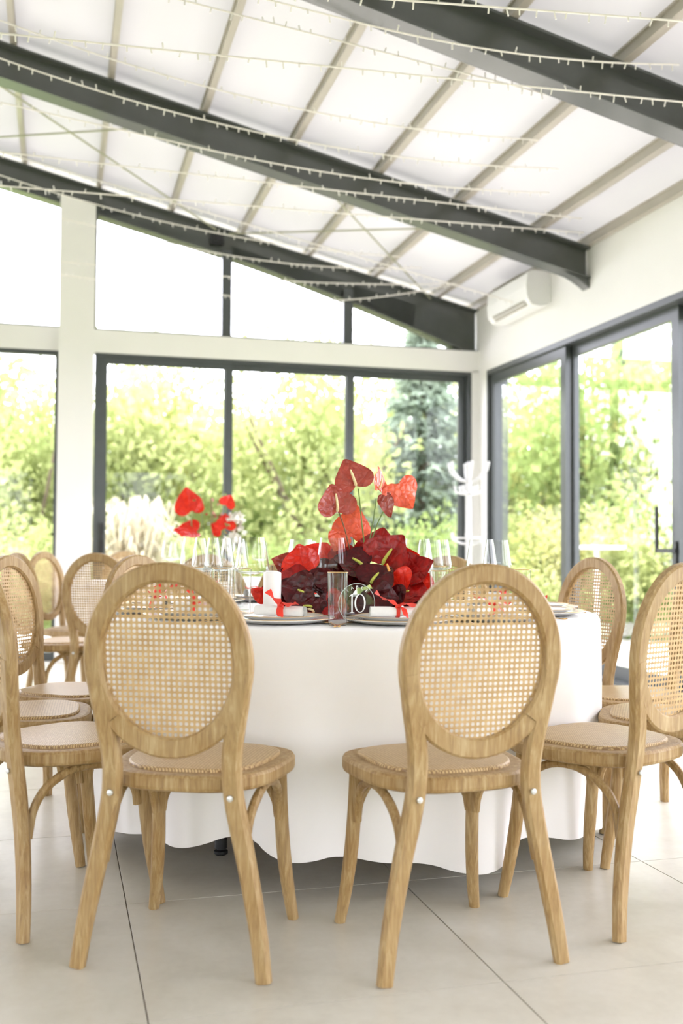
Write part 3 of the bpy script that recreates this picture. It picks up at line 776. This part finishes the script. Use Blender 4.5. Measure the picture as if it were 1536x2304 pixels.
def flower(root, base, px, py, d, size, tip, yaw, pitch, mat, sp=None, cup=.22, wid=1.0, curl=.12, splen=.62, back=False):
    pos = at_depth(px, py, d)
    B = basis(tip, yaw, pitch)
    n = 56; rings = 11; vs = [(0, 0, 0)]
    for k in range(1, rings+1):
        s = k/rings
        for i in range(n):
            hx, hy = heart(2*PI*i/n); x, y = hx*s*wid, hy*s
            rr = x*x+y*y
            th = math.atan2(x, y+.3)
            z = cup*rr*.9-curl*max(0, y)**3*1.2+(.045*math.sin(5*th+px)+.028*math.sin(9*th+py))*s**3-.05*math.exp(-(x/.07)**2)*s+.012*math.sin(14*th)*s
            vs.append((x*size, y*size, z*size))
    fs = [(0, 1+i, 1+(i+1) % n) for i in range(n)]+[(1+k*n+i, 1+k*n+(i+1) % n, 1+(k+1)*n+(i+1) % n, 1+(k+1)*n+i) for k in range(rings-1) for i in range(n)]
    mb = MB().add([tuple(B @ Vector(v)) for v in vs], [f[::-1] for f in fs])
    o = mb.build('flower', mat, root, True, pos-base)
    if sp:
        P = spline([(0, -.02*size, .01*size), (0, .25*size*splen, .16*size), (0, .95*size*splen, .26*size)], 8)
        m2 = MB().tube([B @ q for q in P], .068*size, 8, scale=[.8, 1, 1, .95, .9, .85, .75, .45])
        m2.build('spadix', sp, o, True)
    return pos
def stem(root, base, pts, r=.0022, mat='stem_green'):
    P = [at_depth(*q)-base for q in pts]
    MB().tube(spline(P, 14), r, 7).build('stem', mat, root, True)
base = Vector((AC.x, AC.y, ZT))
FL = lambda *a, **k: flower(arr, base, *a, **k)
SZ = 3.4/2336
# upper blooms
FL(800, 1092, 3.36, .076, -22, 8, -8, 'petal_brick', 'spadix_cream', wid=.92, splen=.72, cup=.14)
FL(758, 1150, 3.33, .073, -8, 24, -12, 'petal_brick', 'spadix_cream', wid=1.0, splen=.78, cup=.25)
FL(851, 1098, 3.40, .060, 8, 62, -5, 'petal_orange', 'spadix_cream', wid=.8, splen=.6)
FL(868, 1118, 3.38, .056, 170, -50, 10, 'petal_brick', None, wid=.75)
FL(897, 1090, 3.44, .074, 205, 205, 12, 'petal_orange', None, wid=1.05, cup=.18)
FL(790, 1205, 3.50, .085, -10, 190, 0, 'petal_orange', None, wid=.85)
FL(764, 1205, 3.42, .045, 200, 20, 0, 'petal_orange', None)
# low bed of blooms
FL(683, 1282, 3.36, .070, -20, -22, -30, 'petal_bright', None, cup=.5, wid=1.0)
FL(652, 1278, 3.42, .062, -65, 40, -10, 'petal_brick', 'spadix_cream', wid=.8)
FL(716, 1262, 3.46, .070, 20, 10, -40, 'petal_bright', None)
FL(730, 1290, 3.40, .072, -40, 10, -55, 'petal_dark', None)
FL(862, 1268, 3.36, .090, 35, -18, -25, 'petal_mid', 'spadix_green', cup=.4, wid=1.0)
FL(815, 1275, 3.33, .080, -60, 15, -50, 'petal_dark', 'spadix_green', splen=.5)
FL(848, 1255, 3.46, .085, 10, -10, -10, 'petal_mid', 'spadix_cream', splen=.4)
FL(880, 1296, 3.28, .072, 160, -15, -18, 'petal_bright', 'spadix_orange', splen=-.55, cup=.35)
FL(918, 1292, 3.34, .074, 60, -22, -40, 'petal_mid', None, cup=.35)
FL(938, 1318, 3.36, .058, 110, -20, -45, 'petal_bright', None)
FL(905, 1338, 3.27, .078, 105, -8, -58, 'petal_mid', 'spadix_green', splen=.3, cup=.35)
FL(872, 1335, 3.24, .060, 150, -10, -30, 'petal_dark', None)
FL(680, 1318, 3.30, .088, -80, 12, -58, 'petal_mid', 'spadix_green', splen=.2, cup=.28)
FL(720, 1320, 3.28, .080, 60, -8, -50, 'petal_dark', 'spadix_green', splen=.3)
FL(668, 1352, 3.26, .086, -95, 8, -48, 'petal_dark', 'spadix_green', splen=.2, cup=.3)
FL(725, 1352, 3.24, .084, 100, 0, -40, 'petal_dark', None)
FL(705, 1378, 3.18, .064, -105, 0, -62, 'petal_bright', 'spadix_cream', splen=.3)
FL(742, 1368, 3.20, .058, 120, -30, -40, 'petal_mid', None)
FL(780, 1315, 3.27, .085, 10, 0, -50, 'petal_dark', None)
FL(835, 1312, 3.25, .075, 40, -10, -45, 'petal_dark', 'spadix_green', splen=.5)
FL(800, 1345, 3.24, .085, 170, 0, -35, 'petal_dark', None)
for (a_, b_, d_, s_, t_, y_, p_, m_, q_) in ((665, 1302, 3.38, .055, -70, 35, -30, 'petal_dark', None), (664, 1338, 3.31, .05, -80, 20, -20, 'petal_dark', None), (762, 1338, 3.25, .05, 75, -25, -30, 'petal_dark', None),
        (768, 1298, 3.31, .06, -15, 12, -45, 'petal_dark', None), (930, 1340, 3.30, .05, 130, -25, -30, 'petal_dark', None), (905, 1268, 3.42, .055, 65, -30, -20, 'petal_bright', None), (775, 1262, 3.44, .06, -5, 5, -35, 'petal_mid', None)):
    FL(a_, b_, d_, s_, t_, y_, p_, m_, q_, cup=.35)
FL(688, 1336, 3.215, .072, -75, 6, -24, 'petal_dark', 'spadix_green', cup=.3, splen=.4)
FL(728, 1328, 3.22, .066, 60, -6, -26, 'petal_dark', None, cup=.35)
FL(700, 1366, 3.19, .066, -95, 4, -28, 'petal_dark', 'spadix_green', cup=.3, splen=.4)
FL(738, 1362, 3.185, .056, 100, -12, -22, 'petal_mid', None, cup=.35)
FL(845, 1345, 3.215, .060, 95, -8, -24, 'petal_dark', None, cup=.35)
FL(712, 1332, 3.25, .060, 20, 4, -18, 'petal_dark', None, cup=.3)
FL(716, 1346, 3.20, .048, 160, -6, -12, 'petal_dark', None, cup=.3)
FL(598, 1345, 3.55, .050, -60, 10, -30, 'petal_bright', None, wid=.7)
FL(640, 1330, 3.55, .070, -70, 0, -60, 'petal_mid', None)
for q in ([(806, 1100, 3.37), (812, 1160, 3.40), (820, 1232, 3.44)], [(846, 1122, 3.41), (838, 1180, 3.43), (829, 1226, 3.45)], [(892, 1102, 3.45), (855, 1165, 3.45), (832, 1224, 3.45)]):
    stem(arr, base, q)
stem(arr, base, [(762, 1152, 3.34), (775, 1190, 3.38), (790, 1250, 3.43)], mat='stem_brown')
stem(arr, base, [(792, 1205, 3.51), (800, 1240, 3.48), (806, 1280, 3.45)])
mb = MB(); mb.prism([(-.13, 0), (.125, 0), (.135, .062), (-.14, .062)], -.085, .085)
tr_ = mb.build('tray', 'box_black', arr); tr_.rotation_euler = (0, 0, -YAW)

# far arrangement
A2 = Vector(on_z(478, 6.75, ZT)); A2.z = ZT
ar2 = tag(empty('flower_arrangement', A2), 'blurred loose red and white flower arrangement on the far table', 'flowers')
G = lambda *a, **k: flower(ar2, A2, *a, **k)
G(430, 1148, 6.75, .125, -10, -15, 8, 'petal_bright', None, wid=.9)
G(441, 1196, 6.7, .12, -90, 10, -60, 'petal_bright', None)
G(508, 1136, 6.75, .06, 30, 20, 0, 'petal_bright', None)
G(507, 1188, 6.7, .075, 0, 0, 0, 'petal_bright', None)
G(497, 1192, 6.72, .06, -60, 10, 0, 'petal_bright', None)
for q, mm in (([(430, 1160, 6.75), (435, 1200, 6.74), (470, 1270, 6.75)], 'stem_green'), ([(450, 1110, 6.8), (458, 1190, 6.78), (476, 1270, 6.75)], 'stem_green'), ([(508, 1140, 6.75), (500, 1200, 6.75), (482, 1270, 6.75)], 'stem_green'),
              ([(540, 1170, 6.75), (520, 1220, 6.75), (486, 1270, 6.75)], 'stem_brown'), ([(475, 1120, 6.8), (478, 1200, 6.78), (478, 1270, 6.75)], 'stem_brown')):
    stem(ar2, A2, q, .004, mm)
def bloom(px, py, d, r_):
    rnd = random.Random(px); c = at_depth(px, py, d)-A2; mb = MB()
    for k in range(26):
        v = Vector((rnd.gauss(0, 1), rnd.gauss(0, 1), rnd.gauss(.3, 1))).normalized(); u = v.orthogonal().normalized(); w_ = v.cross(u)
        p0 = v*r_*.55; P = [p0-u*r_*.3, p0+w_*r_*.3, p0+u*r_*.3+v*r_*.2, p0+v*r_*.5, p0-w_*r_*.3+v*r_*.1]
        mb.add(P, [(0, 1, 2, 3, 4)])
    mb.build('bloom', 'petal_white', ar2, False, c)
bloom(528, 1172, 6.72, .075); bloom(524, 1226, 6.66, .085); bloom(538, 1198, 6.75, .05)
def sprig(px, py, d, n, sp, mat):
    rnd = random.Random(px+py); c = at_depth(px, py, d)-A2; mb = MB()
    for k in range(n):
        o = Vector((rnd.gauss(0, sp), rnd.gauss(0, sp), rnd.gauss(0, sp*1.1))); v = Vector((rnd.gauss(0, 1), rnd.gauss(0, 1), rnd.gauss(0, 1))).normalized(); u = v.orthogonal().normalized()
        mb.add([o-u*.012, o+v*.014, o+u*.012, o-v*.014], [(0, 1, 2, 3)])
    x = mb.build('foliage', mat, ar2, False, c); x['kind'] = 'stuff'
sprig(452, 1110, 6.8, 24, .05, 'leaf_green'); sprig(476, 1128, 6.8, 18, .04, 'leaf_green'); sprig(541, 1172, 6.75, 30, .045, 'leaf_green'); sprig(503, 1222, 6.72, 50, .05, 'leaf_green'); sprig(494, 1160, 6.75, 16, .04, 'petal_brick')
MB().lathe([(.10, 0), (.12, .05), (.12, .11), (.10, .12)], 20).build('tray', 'box_black', ar2)

# ------------------------------------------------------------------ air conditioner, coat stand, string lights
r = tag(empty('air_conditioner', (XR-.001, 8.03, 2.93)), 'white wall air conditioner high in the corner above the side doors', 'air conditioner')
prof = [(0, .04), (0, .29), (-.17, .29), (-.205, .265), (-.215, .16), (-.205, .06), (-.17, .012), (-.10, 0), (-.03, .01)]
MB().prism(prof, -.40, .40).build('casing', 'white_plastic', r)
MB().add([(-.2075, -.33, .052), (-.2075, .30, .052), (-.172, .30, .0125), (-.172, -.33, .0125)], [(0, 1, 2, 3)]).build('outlet', 'vent_grey', r).location = (-.002, 0, -.002)
MB().box((-.20, -.33, .026), (-.193, .30, .031)).build('louver', 'white_plastic', r).location = (-.006, 0, 0)
MB().box((-.205, -.30, .2905), (-.04, .30, .2925)).build('intake_grille', 'vent_grey', r)

p = on_z(1053, 8.35, 0)
r = tag(empty('coat_stand', p), 'white coat stand with curled hooks in the far corner', 'coat stand')
MB().tube([(0, 0, .03), (0, 0, 1.62)], .024, 14).build('pole', 'white_metal', r, True)
MB().lathe([(.024, 1.61), (.032, 1.625), (.028, 1.65), (.004, 1.665)], 16).build('finial', 'white_metal', r, True)
for lev, (z, L, rise, n0) in enumerate(((1.50, .17, .12, 6), (1.40, .11, .03, 6), (1.0, .13, .05, 4))):
    for k in range(n0):
        a = 2*PI*k/n0+lev*.5+.3; c, s_ = math.cos(a), math.sin(a)
        MB().tube(spline([(0, 0, z), (c*L*.5, s_*L*.5, z+rise*.2), (c*L*.9, s_*L*.9, z+rise*.7), (c*L, s_*L, z+rise+.02)], 9), .010, 8).build('hook', 'white_metal', r, True)
        MB().lathe([(.002, -.013), (.012, -.008), (.014, 0), (.012, .008), (.002, .013)], 10, (c*L, s_*L, z+rise+.03)).build('hook_ball', 'white_metal', r, True)
MB().tube([(.13*math.cos(2*PI*i/28), .13*math.sin(2*PI*i/28), 1.05) for i in range(28)], .008, 8, True).build('umbrella_ring', 'white_metal', r, True)
for k in range(4):
    a = PI/2*k+.3; MB().tube(spline([(0, 0, .12), (.1*math.cos(a), .1*math.sin(a), .09), (.2*math.cos(a), .2*math.sin(a), .012)], 8), .014, 8).build('foot', 'white_metal', r, True)

STR = [
 (5.75, [(0, 45), (235, 128), (467, 197), (693, 248), (918, 287), (1178, 313)], None, 'fairy light string highest over the middle roof bay, crossing the purlins'),
 (6.0, [(0, 130), (250, 215), (500, 280), (665, 312), (866, 350), (1110, 373)], None, 'long fairy light string across the middle beam from the left edge'),
 (6.35, [(440, 332), (565, 355), (690, 380), (918, 415), (1058, 424)], None, 'fairy light string along the lower edge of the middle beam at centre'),
 (6.55, [(784, 430), (900, 448), (1058, 462)], None, 'fairy light string below centre on the middle beam, third lowest there'),
 (6.75, [(964, 496), (1188, 511), (1228, 519)], None, 'fairy light string on the middle beam near its bracket end'),
 (7.9, [(0, 340), (90, 370), (220, 405)], None, 'fairy light string just above the far beam at the left edge'),
 (8.4, [(0, 395), (135, 435), (370, 500), (500, 527), (640, 550)], None, 'fairy light string passing in front of the white post top'),
 (8.5, [(385, 548), (524, 576), (693, 597), (830, 604)], None, 'fairy light string under the far beam above the first mullion'),
 (8.6, [(500, 621), (653, 633), (768, 637), (893, 640)], None, 'fairy light string crossing the far beam above the second mullion'),
 (8.7, [(510, 665), (640, 676), (768, 675), (850, 669), (941, 655)], None, 'lowest fairy light string, rising towards the far corner'),
 (4.55, [(803, 50), (908, 75), (1068, 105), (1208, 127), (1408, 142)], None, 'fairy light string crossing the nearest beam'),
 (4.5, [(1218, 195), (1348, 215), (1536, 228)], None, 'fairy light string at the lower edge of the nearest beam, right'),
 (3.7, [(1300, 30), (1468, 42), (1513, 46)], None, 'fairy light string in the top right corner'),
 (4.95, [(736, 86), (785, 96), (1022, 159)], None, 'fairy light string just behind the nearest beam'),
]
def string_light(y, pts, ext, label, idx):
    W_ = [at_y(px, py, y) for px, py in pts]
    xs = np.array([p.x for p in W_]); zs = np.array([p.z for p in W_])
    deg = 2 if len(xs) > 3 else 1
    co = np.polyfit(xs, zs, deg)
    f = lambda x: float(np.polyval(co, x))
    x = xs[0]; left = x
    x_s = xs[0]; z_s = f(x_s); f0 = f; x_a = at_y(-60, 200, y).x; x_c = RIDGE+.1
    sl = max(-.24, (f0(x_s+.05)-f0(x_s))/.05)
    par = lambda x: f0(x) if x >= x_s else z_s+sl*(x-x_s)
    gap = max(0, roofz(x_c)-.012-par(x_c))
    f = lambda x: par(x)+(gap*((x_a-x)/(x_a-x_c))**2 if x < x_a else 0)
    while left > x_c and f(left) < roofz(left)-.02: left -= .05
    right = xs[-1]
    while right < XR-.03 and f(right) < roofz(right)-.015: right += .03
    n = max(12, int((right-left)/.06))
    P = [Vector((left+(right-left)*i/n, y, min(f(left+(right-left)*i/n), roofz(left+(right-left)*i/n)-.012))) for i in range(n+1)]
    o = P[0].copy(); r = tag(empty('string_light', o), label, 'string light')
    MB().tube([p-o for p in P], .0042, 6).build('wire', 'wire_white', r, True)
    rnd = random.Random(idx); mb = MB(); x = left+.04
    while x < right-.02:
        z = min(f(x), roofz(x)-.012); up_ = rnd.random() < .25; q = Vector((x, y, z))-o
        L = rnd.uniform(.022, .034)*(1 if up_ else -1); dx = rnd.uniform(-.008, .008); dy = rnd.uniform(-.008, .008)
        mb.tube([q, q+Vector((dx, dy, L))], .0034, 6)
        x += rnd.choice((.055, .075, .10))
    b_ = mb.build('bulbs', 'bulb', r); b_['kind'] = 'stuff'
for i, (y, pts, e, lab) in enumerate(STR): string_light(y, pts, e, lab, i)

# ------------------------------------------------------------------ outside
t = MB().box((XL-6, YB+.15, -.14), (22, 12.6, -.03)).build('terrace', 'terrace'); struct(t, 'pale paved terrace outside the glass doors', 'terrace')
t = MB().box((XR+.25, -8, -.14), (6.6, YB+.15, -.03)).build('terrace_side', 'terrace'); struct(t, 'pale paved terrace beside the hall', 'terrace')
t = MB().box((-45, -30, -.4), (60, 60, -.15)).build('lawn_ground', 'lawn'); struct(t, 'green lawn around the hall', 'lawn')
def crown_mesh(seed, n, rad, leafs, mat, clump=26, gap=.55):
    rnd = np.random.RandomState(seed)
    cc = rnd.normal(size=(clump, 3)); cc /= np.linalg.norm(cc, axis=1)[:, None]; cc *= (rnd.rand(clump, 1)**.45)*.82
    which = rnd.randint(0, clump, n); p = cc[which]+rnd.normal(size=(n, 3))*.17
    p *= np.array(rad)
    v = rnd.normal(size=(n, 3)); v /= np.linalg.norm(v, axis=1)[:, None]
    u = np.cross(v, rnd.normal(size=(n, 3))); u /= np.linalg.norm(u, axis=1)[:, None]
    s = leafs*(.6+.8*rnd.rand(n, 1))
    V = np.stack([p-u*s*.5, p+v*s*.9, p+u*s*.5, p-v*s*.9], 1).reshape(-1, 3)
    me = bpy.data.meshes.new('crown'); me.vertices.add(4*n); me.vertices.foreach_set('co', V.ravel())
    me.loops.add(4*n); me.loops.foreach_set('vertex_index', np.arange(4*n)); me.polygons.add(n)
    me.polygons.foreach_set('loop_start', np.arange(0, 4*n, 4)); me.update(); me.validate(); me.materials.append(MAT[mat]); return me
CRS = [crown_mesh(1, 7000, (1, 1, 1), .038, 'leaf_lime'), crown_mesh(2, 7000, (1, 1, 1), .040, 'leaf_green'), crown_mesh(3, 6000, (1, 1, 1), .040, 'leaf_yellow')]
def tree(px, d, zc, rx, rz, kind, label, group='garden trees', trunk=.10):
    p = on_z(px, d, -.15); r = tag(empty('tree', p), label, 'tree', group)
    rnd = random.Random(px)
    MB().tube(spline([(0, 0, 0), (rnd.uniform(-.15, .15), 0, zc*.4), (rnd.uniform(-.3, .3), .1, zc)], 8), trunk, 8, scale=[1.2, 1, .95, .9, .8, .7, .6, .45]).build('trunk', 'bark', r, True)
    for k in range(3):
        a = rnd.uniform(0, 2*PI); MB().tube(spline([(0, 0, zc*.35), (.5*rx*math.cos(a)*.6, .5*rx*math.sin(a)*.6, zc*.7), (rx*.7*math.cos(a), rx*.7*math.sin(a), zc+.3*rz)], 7), trunk*.5, 6, scale=[1, .9, .8, .7, .6, .5, .35]).build('branch', 'bark', r, True)
    c = put('crown', CRS[kind], r, (0, 0, zc)); c.scale = (rx, rx, rz); c.rotation_euler = (0, 0, rnd.uniform(0, 6.28)); c['kind'] = 'stuff'
def spruce(px, d, h, rad, label):
    p = on_z(px, d, -.15); r = tag(empty('spruce_tree', p), label, 'tree', 'garden trees')
    MB().tube([(0, 0, 0), (0, 0, h*.97)], .12, 8, scale=[1, .2]).build('trunk', 'bark', r, True)
    rnd = np.random.RandomState(px); n = 9000
    z = h*(.05+.93*rnd.rand(n)**1.25); lay = np.floor(z/h*16)/16*h; R_ = rad*(1-z/h)*(.55+.45*np.abs(np.sin(z/h*16*PI)))
    a = rnd.rand(n)*2*PI; a = np.round(a*2.2)/2.2+rnd.normal(size=n)*.10; q = rnd.rand(n)**.6
    pos = np.stack([R_*q*np.cos(a), R_*q*np.sin(a), z-.25*R_*q], 1)
    v = np.stack([np.cos(a), np.sin(a), -.3+0*a], 1)+rnd.normal(size=(n, 3))*.5; v /= np.linalg.norm(v, axis=1)[:, None]
    u = np.cross(v, rnd.normal(size=(n, 3))); u /= np.linalg.norm(u, axis=1)[:, None]; s = .12
    V = np.stack([pos-u*s*.25, pos+v*s, pos+u*s*.25, pos-v*s], 1).reshape(-1, 3)
    me = bpy.data.meshes.new('needles'); me.vertices.add(4*n); me.vertices.foreach_set('co', V.ravel())
    me.loops.add(4*n); me.loops.foreach_set('vertex_index', np.arange(4*n)); me.polygons.add(n); me.polygons.foreach_set('loop_start', np.arange(0, 4*n, 4)); me.update(); me.validate(); me.materials.append(MAT['needle_blue'])
    put('needles', me, r)['kind'] = 'stuff'
TREES = [
 (-60, 17, 2.2, 2.1, 2.4, 1, 'green leafy tree outside at the far left edge'),
 (60, 15.5, 1.9, 1.6, 2.0, 0, 'lime green tree seen through the left edge door'),
 (290, 16, 2.2, 1.9, 2.3, 0, 'bright lime green tree behind the first door panel'),
 (440, 18, 2.0, 1.9, 2.4, 2, 'yellow green tree between the first and second door panels'),
 (600, 17, 1.5, 1.5, 1.9, 1, 'low green tree behind the second door panel'),
 (730, 15, 2.3, 1.7, 2.1, 0, 'lime green tree behind the tall red flowers'),
 (850, 20, 2.4, 1.7, 2.6, 0, 'pale green tree at the top of the third door panel'),
 (1130, 17, 2.0, 2.0, 2.4, 0, 'lime green tree at the corner of the hall'),
 (1240, 14, 1.9, 1.5, 2.2, 1, 'green tree seen through the first side door panel'),
 (1390, 15, 2.2, 1.9, 2.4, 2, 'yellow green tree seen through the second side door panel'),
 (1540, 14, 2.1, 1.8, 2.3, 1, 'green tree at the right edge through the side doors'),
 (1700, 13, 2.1, 1.9, 2.3, 0, 'lime green tree past the right edge of the view'),
 (180, 21, 2.4, 2.6, 2.8, 2, 'yellow green tree behind the white post'),
 (520, 23, 2.2, 2.6, 2.4, 0, 'distant lime green tree behind the door mullion'),
]
for q in TREES: tree(*q[:6], q[6])
for k, x in enumerate((-9.5, -6.2, -3.0, .2, 3.4, 6.6, 9.8)):  # unseen tree row, added to dim what the end-wall panes reflect
    r = tag(empty('tree', (x, -10.5-(k % 2)*1.2, -.15)), 'unseen added tree behind the hall, '+('first', 'second', 'third', 'fourth', 'fifth', 'sixth', 'seventh')[k]+' of the row', 'tree', 'added trees behind the camera')
    MB().tube([(0, 0, 0), (.05, 0, 1.4), (0, 0, 2.2)], .1, 8, scale=[1.2, 1, .6]).build('trunk', 'bark', r, True)
    c = put('crown', CRS[k % 2], r, (0, 0, 1.8)); c.scale = (2.1, 1.8, 2.0); c.rotation_euler = (0, 0, k); c['kind'] = 'stuff'
spruce(950, 15.5, 5.2, 1.7, 'blue grey spruce behind the third door panel')
spruce(1420, 22, 7.5, 2.0, 'tall blue grey spruce above the side doors')
def bush(px, d, rx, rz, kind, label, name='shrub'):
    p = on_z(px, d, -.15); r = tag(empty(name, p), label, 'shrub', 'garden shrubs')
    for k in range(4):
        a = PI/2*k+px; MB().tube([(0, 0, 0), (.4*rx*math.cos(a), .4*rx*math.sin(a), rz*.8)], .02, 5).build('stem', 'bark', r)
    c = put('crown', CRS[kind], r, (0, 0, rz*.75)); c.scale = (rx, rx, rz); c.rotation_euler = (0, 0, px*.1); c['kind'] = 'stuff'
BUSH = [(30, 13.4, 1.0, .9, 0, 'low lime shrub outside the left edge door'), (420, 13.6, .9, .8, 0, 'low lime shrub behind the far arrangement'), (560, 14.0, .9, .8, 2, 'low yellow shrub behind the second door panel'),
        (690, 13.5, 1.0, .75, 1, 'low green shrub behind the candle'), (830, 13.2, 1.0, .8, 0, 'low lime shrub behind the tall flowers'), (1000, 13.2, 1.0, .9, 1, 'low green shrub behind the coat stand'),
        (1180, 12.5, 1.1, 1.0, 0, 'low lime shrub outside the first side door panel'), (1290, 12.8, 1.2, 1.2, 2, 'low yellow shrub outside the second side door panel'), (1360, 12.0, 1.0, .9, 0, 'low lime shrub above the chair beside the side doors'),
        (1470, 12.2, 1.1, 1.1, 1, 'low green shrub behind the door handle'), (1580, 11.5, 1.2, 1.2, 0, 'low lime shrub past the right edge')]
for q in BUSH: bush(*q)
# pale ornamental grass
p = on_z(300, 12.9, -.15); r = tag(empty('ornamental_grass', p), 'pale feathery grass clump outside the first door panel', 'grass plant')
rnd = random.Random(3); mb = MB()
for k in range(420):
    a = rnd.uniform(0, 2*PI); q = rnd.uniform(.05, .75); h = rnd.uniform(.9, 1.75); x, y = rnd.gauss(0, .12), rnd.gauss(0, .12)
    P = [Vector((x, y, 0)), Vector((x+q*.25*math.cos(a), y+q*.25*math.sin(a), h*.6)), Vector((x+q*.65*math.cos(a), y+q*.65*math.sin(a), h)), Vector((x+q*math.cos(a), y+q*math.sin(a), h*.88))]
    s_ = Vector((-math.sin(a), math.cos(a), 0)); w_ = [.008, .008, .014, .004]
    mb.add([v for pp, ww in zip(P, w_) for v in (pp-s_*ww, pp+s_*ww)], [(0, 1, 3, 2), (2, 3, 5, 4), (4, 5, 7, 6)])
mb.build('blades', 'reed', r)['kind'] = 'stuff'
# white table added where a white bar shows in the side door glass
p = on_z(1342, 11.2, -.03)
r = tag(empty('added_white_table', p), 'white round table added outside the side doors for a white bar in the glass', 'table')
MB().lathe([(.30, .99), (.31, 1.0), (.31, 1.02), (.30, 1.03)], 32).build('tabletop', 'white_metal', r)
MB().tube([(0, 0, .02), (0, 0, .99)], .03, 10).build('leg', 'white_metal', r, True)
MB().lathe([(.22, 0), (.22, .015), (.04, .03)], 24).build('base', 'white_metal', r)
